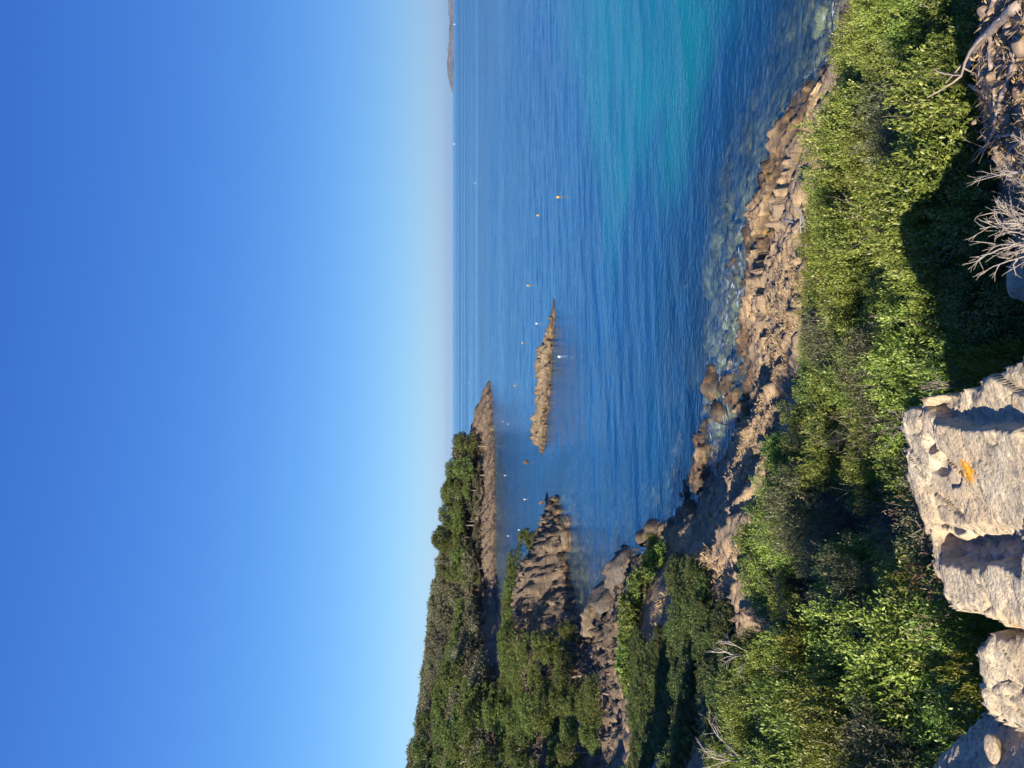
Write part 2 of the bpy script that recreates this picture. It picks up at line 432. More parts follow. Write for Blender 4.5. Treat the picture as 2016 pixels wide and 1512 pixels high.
# rocks of the near shore and the slope under the shrubs
for a in ((1600, 600, 22, 0), (1600, 450, 22, -.2), (1520, 550, 30, 0), (1480, 600, 36, 0), (1545, 450, 29, 0), (1560, 360, 29, .3), (1600, 320, 25, 0), (1560, 700, 26, 0), (1500, 760, 32, 0),
    (1560, 850, 22.5, 0), (1500, 900, 27, 0), (1450, 950, 33, 0), (1440, 850, 37, 0), (1450, 1050, 26, 0), (1400, 1050, 32, 0), (1350, 1080, 40, 0),
    (1320, 1060, 46, 0), (1290, 1110, 44, 0), (1250, 1180, 42, 0), (1250, 1250, 40, 0), (1250, 1330, 40, 0), (1262, 1420, 40, 0), (1265, 1540, 40, 0),
    (1400, 1200, 26, 0), (1350, 1200, 32, 0), (1380, 1090, 30, 0), (1300, 1200, 37, -.3), (1400, 1400, 24, 0), (1320, 1400, 33, -.3), (1350, 1490, 28, 0), (1420, 1540, 21, 0),
    (1200, 1250, 60, 0), (1200, 1350, 62, 0), (1150, 1350, 78, 0), (1150, 1450, 75, 0), (1200, 1480, 58, 0), (1200, 1600, 58, 0), (1170, 1300, 74, -.3),
    (1480, 1080, 18, -.9), (1452, 1250, 17, -.9), (1432, 1400, 16, -.9), (1700, 1000, 9.5, -.9), (1650, 900, 12.6, -.9), (1750, 600, 10, -.9), (1580, 960, 15.2, -.9),
    (1650, 400, 16, -.9), (1700, 200, 14, -.9), (1690, 40, 15, -.9), (1660, 100, 22.5, -.8), (1640, 260, 21.5, -.6), (1800, 300, 8, -.8), (1800, 80, 8, -.8), (1850, 1350, 6, -.8), (1700, 1350, 9, -.9), (1560, 1300, 12.5, -.9), (1620, 1500, 10, -.9),
    (1900, 150, 5.2, 0), (1985, 50, 4.2, 0), (1985, 300, 4.2, -.05), (2016, 500, 3.5, -.5), (1890, 400, 5.6, -.3), (1850, 650, 6.5, -.9), (1930, 700, 4.8, -.9), (1860, 1000, 5.6, -.9),
    # promontory
    (1086, 1010, 109.6, 0), (1080, 1040, 106.3, 0), (1060, 1080, 103.8, 0), (1040, 1120, 103, 0), (1030, 1160, 101.6, 0), (1035, 1250, 98.5, 0), (1050, 1300, 96, 0),
    (1100, 1100, 102.3, 0), (1085, 1160, 100.6, 0), (1095, 1230, 95.5, 0), (1100, 1300, 90, 0), (1060, 1450, 95, 0), (1110, 1420, 84, 0), (1040, 1540, 110, 0),
    # headland and the wooded hill on the left
    (957, 770, 316, .5), (948, 790, 316, 0), (936, 815, 314, 0), (928, 838, 314, 0), (920, 865, 312, 0), (958, 880, 306, 0), (952, 950, 298, 0), (952, 1030, 290, 0), (948, 1100, 284, 0), (950, 1180, 278, 0),
    (905, 900, 330, -4), (895, 950, 325, -5), (885, 1010, 320, -6), (868, 1100, 318, -6), (850, 1170, 318, -6), (838, 1250, 320, -6), (836, 1350, 320, -6), (832, 1450, 318, -6), (825, 1560, 315, -6),
    (905, 1250, 250, -4), (900, 1400, 235, -4), (890, 1540, 225, -4), (950, 1300, 195, -3.5), (955, 1420, 180, -4), (950, 1540, 175, -4), (1000, 1300, 150, -3), (1010, 1420, 135, -3), (1000, 1540, 135, -3), (975, 1235, 250, -1.5)):
    C(*a)
CTRL += [(0, 0, 13.3), (0, -5, 14.2), (3, 1, 12.6), (-3, 2, 13.0), (6, 2, 11.6), (10, -4, 12), (14, 4, 7.5), (20, 2, 2), (24, -6, 4),
    (-5, 6, 10.8), (-8, 8, 10.6), (-13, 12, 10.2), (-12, 3, 11.8), (-15, 18, 11.4), (-19, 24, 12.2), (-23, 19, 11.0), (-28, 25, 12.5), (-34, 29, 15), (-50, 30, 22), (-38, 43, 13), (-46, 52, 16), (-62, 55, 22), (-48, 62, 15.5), (-54, 72, 15), (-62, 92, 12), (-60, 82, 13), (-90, 110, 17),  # unseen hill left of the view, raised to shade slope and cove
    (-70, 130, 6), (-110, 150, 14), (-150, 220, 24), (-190, 300, 36), (-160, 340, 28), (-60, 350, 8), (-120, 380, 20), (-200, 400, 36), (-100, 340, 18), (-20, 326, 4), (-40, 335, 4)]
CT = np.array(CTRL, float)
SCL = 50.0
def _solve():
    p = CT[:, :2] / SCL; n = len(p)
    r = np.sqrt(((p[:, None] - p[None]) ** 2).sum(-1))
    A = np.zeros((n + 3, n + 3)); A[:n, :n] = -r + 0.0 * np.eye(n)
    A[:n, :n] += -np.eye(n) * 1e-3 * -1
    A[:n, n] = 1; A[:n, n + 1:] = p; A[n, :n] = 1; A[n + 1:, :n] = p.T
    b = np.concatenate([CT[:, 2], np.zeros(3)])
    return np.linalg.solve(A, b)
_SOL = _solve()
def base_h(x, y):
    x = np.asarray(x, float); y = np.asarray(y, float); sh = x.shape
    q = np.stack([x.ravel(), y.ravel()], -1) / SCL; p = CT[:, :2] / SCL
    out = np.empty(len(q)); n = len(p)
    for i in range(0, len(q), 20000):
        k = q[i:i + 20000]
        r = np.sqrt(((k[:, None] - p[None]) ** 2).sum(-1))
        out[i:i + 20000] = -r @ _SOL[:n] + _SOL[n] + k @ _SOL[n + 1:]
    return out.reshape(sh)
# where shrubs and soil cover the ground
BELT = [P(*p)[:2] for p in ((1660, -60, 22), (1658, 40, 22), (1650, 150, 21.6), (1630, 250, 21), (1612, 330, 20.6), (1604, 420, 20.4), (1608, 520, 20.0), (1618, 600, 19.4), (1625, 660, 18.6), (1618, 760, 18.4), (1612, 840, 18.2),
    (1540, 930, 20), (1480, 1040, 19.5), (1470, 1100, 18), (1468, 1180, 17.5), (1440, 1300, 16.5), (1415, 1420, 16), (1395, 1540, 15.5))] + [(-9.5, 10), (-5.2, 6.2), (-3.2, 5.2), (-1.4, 4.9), (0.2, 5.2), (0.8, 6.2), (1.5, 6.6), (2.4, 6.8), (3.3, 6.7), (4.6, 6.8), (6.5, 9)]
RIDGE = [P(*p)[:2] for p in ((1285, 1075, 46), (1330, 1085, 43), (1400, 1110, 30), (1440, 1200, 23), (1420, 1320, 20), (1400, 1540, 19), (1250, 1560, 42), (1248, 1340, 42), (1248, 1250, 42), (1262, 1150, 44))]
def height(x, y, full=True):
    h = base_h(x, y)
    bl = smooth(-0.6, 0.8, poly_sd(x, y, BELT))
    soil = np.maximum(bl, 0.75 * smooth(-1.5, 2.5, poly_sd(x, y, RIDGE)))
    near = smooth(9, 5, np.hypot(x, y))
    soil = np.maximum(soil, near)
    far = smooth(60, 140, np.asarray(y, float))
    wood = smooth(4.0, 8.0, h) * far
    soil = np.maximum(soil, 0.7 * wood)
    if full:
        amp = 1 - 0.85 * soil
        c, s = math.cos(0.6), math.sin(0.6)
        u, v = x * c + y * s, -x * s + y * c
        wv = 0.9 * fbm(x * 0.3, y * 0.3, 3, 91)
        f1, e1 = facet(u * 0.16 + wv * .25, v * 0.30 + wv * .4, 3)
        f3, e3 = facet(u * 1.1 + wv * .3, v * 1.9 + wv, 29)
        f4, e4 = facet(u * 2.9 + wv, v * 4.2, 37)
        b1 = bedding(x * 0.80 + y * 0.60, -x * 0.60 + y * 0.80, 4.2, 51)
        b2 = bedding(x * 0.90 + y * 0.44, -x * 0.44 + y * 0.90, 1.15, 57, 0.7)
        b3 = bedding(x * 0.72 + y * 0.69, -x * 0.69 + y * 0.72, 0.42, 63, 0.8)
        rg = 1 - 2 * np.abs(noise2(u * 0.55, v * 0.8, 71))
        under = smooth(-1.5, 0.0, h)
        pz = smooth(48, 60, y) * (1 - smooth(128, 150, y))
        k = 1 + 0.9 * far
        h = h + amp * k * (0.6 * (1 - .5 * pz) * (f1 - 0.55) + 1.15 * (1 - .8 * pz) * b1 + .22 * pz * b3 + .5 * pz * rg * np.abs(rg) + .5 * pz * (f3 - .5) + 0.42 * b2 + 0.10 * b3 + 0.12 * (f3 - 0.5) + 0.05 * (f4 - 0.5) + 0.10 * rg * np.abs(rg)
            + 0.10 * fbm(x * 1.7, y * 1.7, 4, 41) - 0.34) * (0.3 + 0.7 * under)
        h = h + soil * 0.10 * fbm(x * 0.8, y * 0.8, 4, 77)
    return h, soil
def hz(x, y): return float(base_h(np.array([x]), np.array([y]))[0])

def grid_patch(x0, x1, y0, y1, st, dz=0.0, cut=-6.0):
    xs = np.arange(x0, x1 + st * .5, st); ys = np.arange(y0, y1 + st * .5, st)
    X, Y = np.meshgrid(xs, ys)
    H, so = height(X, Y)
    V = np.stack([X, Y, H + dz], -1).reshape(-1, 3)
    nx, ny = len(xs), len(ys)
    i = np.arange(nx - 1)[None] + nx * np.arange(ny - 1)[:, None]
    F = np.stack([i, i + 1, i + nx + 1, i + nx], -1).reshape(-1, 4)
    keep = (V[F, 2].max(1) > cut)
    return V, F[keep], so.ravel()
def join_patches(name, pl, mat):
    V, F, S_, n = [], [], [], 0
    for v, f, s in pl:
        V.append(v); F.append(f + n); S_.append(s); n += len(v)
    V = np.concatenate(V); F = np.concatenate(F); S_ = np.concatenate(S_)
    used = np.unique(F); re = np.full(len(V), -1); re[used] = np.arange(len(used))
    return mesh_np(name, V[used], re[F], mat, False, {'soil': ('POINT', S_[used]), 'litter': ('POINT', smooth(-0.3, 0.5, poly_sd(V[used][:, 0], V[used][:, 1], BELT)))})  # litter also carries the painted shade of the scrub gaps
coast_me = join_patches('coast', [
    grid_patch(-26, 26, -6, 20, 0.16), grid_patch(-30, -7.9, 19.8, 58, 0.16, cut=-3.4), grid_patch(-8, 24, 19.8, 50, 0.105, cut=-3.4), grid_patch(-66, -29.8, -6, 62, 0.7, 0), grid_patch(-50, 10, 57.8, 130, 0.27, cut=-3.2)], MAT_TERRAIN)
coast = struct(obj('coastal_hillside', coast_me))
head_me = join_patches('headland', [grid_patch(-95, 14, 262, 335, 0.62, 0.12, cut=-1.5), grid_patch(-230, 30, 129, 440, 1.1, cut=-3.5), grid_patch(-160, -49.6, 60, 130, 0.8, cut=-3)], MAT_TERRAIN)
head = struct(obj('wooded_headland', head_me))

# ------------------------------------------------------------------ sea
SAND = [W(*p)[:2] for p in ((1190, 500), (1235, 470), (1262, 420), (1290, 380), (1345, 270), (1400, 150), (1440, 0), (1460, -120), (1060, -200), (1080, 0), (1130, 250), (1150, 350))]
SAND_FAR = [W(*p)[:2] for p in ((1190, 500), (1150, 350), (1130, 250), (1080, 0), (1060, -200))]
def water_patch(x0, x1, y0, y1, st, wave):
    xs = np.arange(x0, x1 + st * .5, st); ys = np.arange(y0, y1 + st * .5, st)
    X, Y = np.meshgrid(xs, ys)
    dep = np.clip(-base_h(X, Y), -0.5, 30)
    wob = 3.0 * fbm(X * 0.09, Y * 0.09, 3, 5)
    far_e = np.full(X.shape, 1e9)
    for (ax, ay), (bx, by) in zip(SAND_FAR[:-1], SAND_FAR[1:]):
        ex, ey = bx - ax, by - ay; t = np.clip(((X - ax) * ex + (Y - ay) * ey) / (ex * ex + ey * ey), 0, 1)
        far_e = np.minimum(far_e, np.hypot(X - ax - t * ex, Y - ay - t * ey))
    sand = smooth(-3, 6, poly_sd(X, Y, SAND) + 1.6 * wob) * (0.40 + 0.60 * smooth(0, 22, far_e + 2 * wob)) * np.clip(0.85 + 0.45 * fbm(X * 0.05, Y * 0.11, 3, 15), 0.3, 1)
    Z = np.zeros_like(X)
    if wave:
        ed = np.where(Y < 148.5, np.minimum(x1 - X, 9.0), np.minimum(x1 - X, 348 - Y) * 0.1)
        ed = np.minimum(ed, np.abs(X - 76) + 0.2 * np.maximum(0, Y - 148))
        am = smooth(0, 6, ed) * smooth(-0.1, 1.0, dep)
        c, s = math.cos(0.22), math.sin(0.22)
        u, v = X * c + Y * s, -X * s + Y * c
        Z = am * (0.07 * noise2(u * 0.07, v * 0.22, 1) + 0.05 * noise2(u * 0.16, v * 0.5, 2) + 0.02 * noise2(X * 0.5, Y * 0.9, 3))
    V = np.stack([X, Y, Z], -1).reshape(-1, 3)
    nx, ny = len(xs), len(ys)
    i = np.arange(nx - 1)[None] + nx * np.arange(ny - 1)[:, None]
    F = np.stack([i, i + 1, i + nx + 1, i + nx], -1).reshape(-1, 4)
    keep = dep.ravel()[F].max(1) > -0.45
    return V, F[keep], dep.ravel(), sand.ravel()
def sea_mesh():
    V, F, D, S_, n = [], [], [], [], 0
    X0, X1, Y0, Y1 = -64.0, 76.0, 8.0, 148.0
    pl = [water_patch(X0, X1, Y0, Y1, 0.4, True), water_patch(X0, 136, Y1, 348, 0.9, True)]
    B = 30000.0
    for q in (((X1, -400), (B, -400), (B, Y1), (X1, Y1)), ((136, Y1), (B, Y1), (B, 348), (136, 348)), ((-B, 348), (B, 348), (B, B), (-B, B))):
        v = np.array([(a, b, 0) for a, b in q], float)
        pl.append((v, np.array([[0, 1, 2, 3]]), np.full(4, 20.0), np.zeros(4)))
    for v, f, d, s in pl:
        V.append(v); F.append(f + n); D.append(d); S_.append(s); n += len(v)
    return np.concatenate(V), np.concatenate(F), np.concatenate(D), np.concatenate(S_)
def sea_material():
    mt, nt, b = new_mat('sea_water')
    nt.nodes.remove(b)
    out = nt.nodes['Material Output']
    ge = N(nt, 'ShaderNodeNewGeometry'); pos = ge.outputs['Position']
    dep = N(nt, 'ShaderNodeAttribute', attribute_name='depth').outputs['Fac']
    sand = N(nt, 'ShaderNodeAttribute', attribute_name='sand').outputs['Fac']
    big = tex_noise(nt, mapping(nt, pos, (0.0007, 0.0045, 1), (0, 0, 0.05)), 1.0, 5, 0.6)        # wind streaks far out
    mid = tex_noise(nt, mapping(nt, pos, (0.03, 0.07, 1), (0, 0, 0.2)), 1.0, 4, 0.55)
    deep = ramp(nt, mid, [(0.35, (0.002, 0.045, 0.125)), (0.65, (0.004, 0.075, 0.185))])
    body = mixc(nt, sand, deep, (0.003, 0.18, 0.205))
    # ripples
    w1 = tex_noise(nt, mapping(nt, pos, (1.5, 2.1, 1), (0, 0, 0.25)), 1.0, 2.5, 0.62)
    w2 = tex_noise(nt, mapping(nt, pos, (0.2, 0.5, 1), (0, 0, 0.35)), 1.0, 3, 0.5)
    gust = ramp(nt, big, [(0.38, (0.35, 0.35, 0.35)), (0.60, (1.25, 1.25, 1.25))])
    py_ = N(nt, 'ShaderNodeSeparateXYZ'); L(nt, pos, py_.inputs[0])
    mr = N(nt, 'ShaderNodeMapRange'); mr.inputs['From Min'].default_value = 120; mr.inputs['From Max'].default_value = 1500
    mr.inputs['To Min'].default_value = 1.0; mr.inputs['To Max'].default_value = 3.5; L(nt, py_.outputs['Y'], mr.inputs['Value']); off = mr.outputs[0]   # rougher offshore
    hgt = mth(nt, 'MULTIPLY', mth(nt, 'ADD', mth(nt, 'MULTIPLY', w1, 0.40), mth(nt, 'MULTIPLY', w2, 0.45)), mth(nt, 'MULTIPLY', gust, off))
    nrm = bump(nt, hgt, 1.0, 0.36)
    nrf = bump(nt, hgt, 1.0, 0.34)
    dif = N(nt, 'ShaderNodeBsdfDiffuse'); L(nt, body, dif.inputs[0])
    tr = N(nt, 'ShaderNodeBsdfTransparent'); tr.inputs[0].default_value = (0.78, 0.95, 0.92, 1)
    op = mth(nt, 'SUBTRACT', 1.0, mth(nt, 'POWER', 2.718, mth(nt, 'MULTIPLY', dep, -0.45)), clamp=True)
    op = mth(nt, 'MAXIMUM', op, 0.03)
    bm = N(nt, 'ShaderNodeMixShader'); L(nt, op, bm.inputs[0])
    L(nt, tr.outputs[0], bm.inputs[1]); L(nt, dif.outputs[0], bm.inputs[2])
    fn = tex_noise(nt, mapping(nt, pos, (1.6, 1.6, 1)), 1.0, 6, 0.7, 1.5)
    fm = mth(nt, 'MULTIPLY', ramp(nt, fn, [(0.56, (0, 0, 0)), (0.63, (1, 1, 1))]), ramp(nt, mth(nt, 'ABSOLUTE', mth(nt, 'SUBTRACT', dep, 0.12)), [(0.10, (1, 1, 1)), (0.45, (0, 0, 0))]))
    fd = N(nt, 'ShaderNodeBsdfDiffuse'); fd.inputs[0].default_value = (0.8, 0.83, 0.85, 1)
    fx = N(nt, 'ShaderNodeMixShader'); L(nt, mth(nt, 'MULTIPLY', fm, 0.6), fx.inputs[0]); L(nt, bm.outputs[0], fx.inputs[1]); L(nt, fd.outputs[0], fx.inputs[2])
    bm = fx
    gl = N(nt, 'ShaderNodeBsdfGlossy'); gl.inputs['Roughness'].default_value = 0.10; gl.inputs['Color'].default_value = (0.72, 0.90, 1.0, 1)
    L(nt, nrm, gl.inputs['Normal'])
    dt = N(nt, 'ShaderNodeVectorMath', operation='DOT_PRODUCT'); L(nt, ge.outputs['Incoming'], dt.inputs[0]); L(nt, nrf, dt.inputs[1])
    cs_ = mth(nt, 'SUBTRACT', 1.0, mth(nt, 'ABSOLUTE', dt.outputs['Value']), clamp=True)
    fr = mth(nt, 'MULTIPLY_ADD', mth(nt, 'POWER', cs_, 5.0), 0.98, 0.02, clamp=True)   # the same from above and below
    mx = N(nt, 'ShaderNodeMixShader'); L(nt, fr, mx.inputs[0])
    L(nt, bm.outputs[0], mx.inputs[1]); L(nt, gl.outputs[0], mx.inputs[2])
    L(nt, mx.outputs[0], out.inputs[0])
    return mt
MAT_SEA = sea_material()
sv, sf, sd_, ss_ = sea_mesh()
sea = struct(obj('sea', mesh_np('sea', sv, sf, MAT_SEA, True, {'depth': ('POINT', sd_), 'sand': ('POINT', ss_)})))
sbm, snt, sb = new_mat('seabed')
L(snt, ramp(snt, tex_noise(snt, N(snt, 'ShaderNodeNewGeometry').outputs['Position'], 0.2), [(0.4, (0.05, 0.06, 0.05)), (0.6, (0.12, 0.12, 0.09))]), sb.inputs['Base Color'])
struct(obj('seabed', mesh_np('seabed', [(-300, -400, -12), (30000, -400, -12), (30000, 30000, -12), (-300, 30000, -12)], [(0, 1, 2, 3)], sbm)))
#--TAIL--
# ------------------------------------------------------------------ distant coast, haze-blue on the horizon
def far_hills():
    D = 9000.0
    prof = [(205, 0), (186, 0), (180, 3), (165, 7), (150, 10.5), (125, 12), (100, 11), (80, 8.5), (60, 7.5), (40, 7.5), (20, 9), (0, 12), (-60, 15), (-160, 19), (-300, 10)]
    ys = np.linspace(-290, 200, 240)
    hp = np.interp(ys, [p[0] for p in prof][::-1], [p[1] for p in prof][::-1])
    V, nr = [], 26
    for i, y in enumerate(ys):
        for j in range(nr):
            t = j / (nr - 1); x = (756 - y) / FPX * (D - 900 + 2200 * t)
            h = hp[i] / FPX * D * math.sin(math.pi * min(1.0, t * 1.25) * 0.5) if t < 0.8 else hp[i] / FPX * D * (1 - t) / 0.2
            V.append((x, D - 900 + 2200 * t, h))
    V = np.array(V)
    V[:, 2] += (V[:, 2] > 4) * np.minimum(V[:, 2] * 0.5, 16) * fbm(V[:, 0] / 160, V[:, 1] / 190, 4, 3) - 0.5
    n = len(ys)
    i = np.arange(nr - 1)[None] + nr * np.arange(n - 1)[:, None]
    F = np.stack([i, i + nr, i + nr + 1, i + 1], -1).reshape(-1, 4)
    mt, nt, b = new_mat('far_scrub_hillside')
    pos = N(nt, 'ShaderNodeNewGeometry').outputs['Position']
    c = ramp(nt, tex_noise(nt, pos, 0.006, 6, 0.65), [(0.38, (0.05, 0.06, 0.055)), (0.5, (0.11, 0.11, 0.11)), (0.62, (0.22, 0.20, 0.19))])
    L(nt, c, b.inputs['Base Color']); b.inputs['Roughness'].default_value = 1.0
    return struct(obj('distant_hills', mesh_np('distant_hills', V, F, mt, True)))
far_hills()

# ------------------------------------------------------------------ rocks
def ico(sub):
    import bmesh
    bm = bmesh.new(); bmesh.ops.create_icosphere(bm, subdivisions=sub, radius=1.0)
    V = np.array([v.co[:] for v in bm.verts]); F = np.array([[v.index for v in f.verts] for f in bm.faces])
    bm.free(); return V, F
ICO3, ICO4, ICO2 = ico(3), ico(5), ico(2)
def rock_mesh(name, seed, size, mat, det=ICO3, cuts=14, rough=0.06, smooth_=False):
    rnd = np.random.default_rng(seed)
    V = det[0].copy()
    for k in range(cuts):
        n = rnd.normal(size=3); n[2] *= 0.8; n /= np.linalg.norm(n)
        d = rnd.uniform(0.45, 0.85)
        e = np.maximum(0, V @ n - d)
        V -= e[:, None] * n
    V += V * (rough * fbm(V[:, 0] * 2.2 + V[:, 2] * 1.3 + seed, V[:, 1] * 2.2 - V[:, 2] * 0.9, 4, seed))[:, None]
    return mesh_np(name, V * np.array(size), det[1], mat, smooth_)

def rock_slab(name, outline, plane, mat, st=0.014, drop=1.6, seed=0, relief=1.0, strata=0.7, extra=None, edge=0.05):
    """a bedrock block: outline in plan, a broken sloping top and steep sides"""
    ol = np.array(outline)
    x0, y0 = ol.min(0) - 0.3; x1, y1 = ol.max(0) + 0.3
    xs = np.arange(x0, x1, st); ys = np.arange(y0, y1, st)
    X, Y = np.meshgrid(xs, ys)
    sd = poly_sd(X, Y, outline) + 0.035 * fbm(X * 5, Y * 5, 4, seed + 9)
    Z = plane(X, Y)
    c, s_ = math.cos(strata), math.sin(strata)
    u, v = X * c + Y * s_, -X * s_ + Y * c
    wv = 0.25 * fbm(X * 2, Y * 2, 3, seed + 1)
    f1, e1 = facet(u * 1.3 + wv, v * 2.6 + wv, seed + 2)
    f2, e2 = facet(u * 4 + wv, v * 8 + wv * 2, seed + 3)
    f3, e3 = facet(u * 11, v * 24, seed + 4)
    Z = Z + relief * (0.13 * (f1 - 0.5) + 0.05 * (f2 - 0.5) + 0.014 * (f3 - .5) + 0.03 * fbm(X * 4, Y * 4, 5, seed + 5)
        + 0.02 * bedding(v, u, 0.26, seed + 21, .5) + 0.016 * (1 - 2 * np.abs(noise2(u * 7, v * 13, seed + 23))) - 0.05 * np.maximum(0, 1 - np.abs(noise2(u * 1.9 + 3, v * 3.1, seed + 31)) / 0.02)
        + 0.008 * fbm(u * 14, v * 40, 3, seed + 8) - 0.05 * (1 - smooth(0, 0.035, e1)) - 0.012 * (1 - smooth(0, .05, e2)))
    if extra is not None: Z = Z + extra(X, Y)
    Z = Z - 0.45 * np.maximum(0, edge - sd) * (sd > 0)
    out = np.maximum(0, -sd)
    Z = Z - np.minimum(drop, out * 7.0) * (1 + 0.1 * f1)
    V = np.stack([X, Y, Z], -1).reshape(-1, 3)
    nx, ny = len(xs), len(ys)
    i = np.arange(nx - 1)[None] + nx * np.arange(ny - 1)[:, None]
    F = np.stack([i, i + 1, i + nx + 1, i + nx], -1).reshape(-1, 4)
    keep = (sd.ravel()[F] > -0.26).all(1)
    F = F[keep]; used = np.unique(F); re = np.full(len(V), -1); re[used] = np.arange(len(used))
    return mesh_np(name, V[used], re[F], mat, True)
ZR = 12.36
o1 = [W(px - (24 if 780 < py < 1220 else 0), py, ZR)[:2] for px, py in ((2060, 670), (2016, 690), (1950, 740), (1880, 775), (1840, 800), (1803, 820), (1789, 845), (1797, 870), (1807, 905), (1799, 935), (1799, 965), (1806, 985),
    (1818, 1010), (1820, 1040), (1826, 1075), (1822, 1110), (1827, 1135), (1850, 1155), (1852, 1175), (1868, 1195), (1882, 1205), (1915, 1200), (1950, 1217), (1985, 1235), (2040, 1240), (2250, 1235), (2250, 640))]
cr = [W(px, py, ZR)[:2] for px, py in ((1822, 1030), (1870, 1045), (1950, 1040), (2016, 1050), (2100, 1060))]
def seg_d(X, Y, pts):
    d = np.full(X.shape, 1e9)
    for (ax, ay), (bx, by) in zip(pts[:-1], pts[1:]):
        ex, ey = bx - ax, by - ay
        t = np.clip(((X - ax) * ex + (Y - ay) * ey) / (ex * ex + ey * ey), 0, 1)
        d = np.minimum(d, np.hypot(X - ax - t * ex, Y - ay - t * ey))
    return d
pit1, pit2 = W(1832, 875, ZR), W(1850, 897, ZR)
def extra1(X, Y):
    e = -0.035 * (1 - smooth(0.0, 0.03, seg_d(X, Y, cr)))
    left = smooth(0.02, 0.14, poly_sd(X, Y, list(cr) + [W(2250, 1300, ZR)[:2], W(1800, 1300, ZR)[:2]]))
    e = e + 0.05 * left
    for q, r in ((pit1, 0.055), (pit2, 0.04)):
        e = e - 0.07 * (1 - smooth(r * 0.6, r, np.hypot(X - q[0], (Y - q[1]) * 0.8)))
    rt = [W(px, py, ZR)[:2] for px, py in ((1825, 800), (1860, 835), (1920, 850), (2016, 850), (2250, 860), (2250, 600), (1950, 640))]
    e = e - 0.12 * smooth(0.0, 0.05, poly_sd(X, Y, rt) + 0.007 * fbm(X * 9, Y * 9, 3, 4))
    for pl, dp in ((((1833, 1052), (1870, 1056), (1960, 1048), (2030, 1056), (2040, 1118), (1962, 1108), (1940, 1124), (1885, 1112), (1850, 1096)), .13),
                   (((1840, 905), (1875, 915), (1868, 935), (1838, 925)), .05)):
        e = e - dp * smooth(-0.03, 0.03, poly_sd(X, Y, [W(a - 12, b, ZR)[:2] for a, b in pl]) + 0.035 * fbm(X * 6, Y * 6, 4, 14))
    return e
boulder = obj('rock_outcrop', rock_slab('rock_outcrop', o1, lambda X, Y: ZR + 0.16 * (X + 0.5) - 0.05 * (Y - 4), MAT_FORE, st=0.0095, seed=40, extra=extra1, relief=0.34))
tag(boulder, 'large pale schist outcrop with an orange lichen patch in the foreground', 'rock')
ZR2 = 12.2
o2 = [W(px - 26, py, ZR2)[:2] for px, py in ((2030, 1250), (1985, 1255), (1956, 1266), (1944, 1300), (1939, 1350), (1950, 1392), (1968, 1415), (1984, 1432), (2016, 1448), (2200, 1460), (2250, 1250))]
b2 = obj('rock_outcrop', rock_slab('rock_outcrop', o2, lambda X, Y: ZR2 + 0.10 * (X + 1.4) + 0.0 * Y, MAT_FORE, seed=64, relief=0.4, strata=1.1))
tag(b2, 'smaller pale rounded rock left of the lichen covered outcrop', 'rock')
ZR3 = 11.9
o3 = [W(px, py, ZR3)[:2] for px, py in ((1960, 1396), (1942, 1420), (1927, 1450), (1902, 1480), (1886, 1512), (1880, 1600), (2250, 1640), (2250, 1400), (2050, 1390))]
b3 = obj('rock_outcrop', rock_slab('rock_outcrop', o3, lambda X, Y: ZR3 - 0.55 * (X + 1.7) - 0.25 * (Y - 4.0), MAT_FORE, seed=75, relief=0.5, strata=0.2))
tag(b3, 'shaded blue grey boulder in the bottom corner of the foreground', 'rock')
x, y, z = W(1962, 1478, 12.12)
st1 = obj('stone', rock_mesh('stone', 5, (0.12, 0.075, 0.05), MAT_FORE, ICO3), loc=(x, y, z), rz=0.5)
tag(st1, 'small sunlit stone lying on the shaded blue grey boulder', 'stone')
# a pale block low among the shaded scrub right of the outcrop
x, y, z = P(1945, 545, 4.7)
tag(obj('rock_outcrop', rock_mesh('rock_outcrop', 34, (0.24, 0.26, 0.22), MAT_FORE, ICO4, 16), loc=(x, y, z - 0.42)), 'blue grey rock in shade behind the dead twiggy shrub', 'rock')

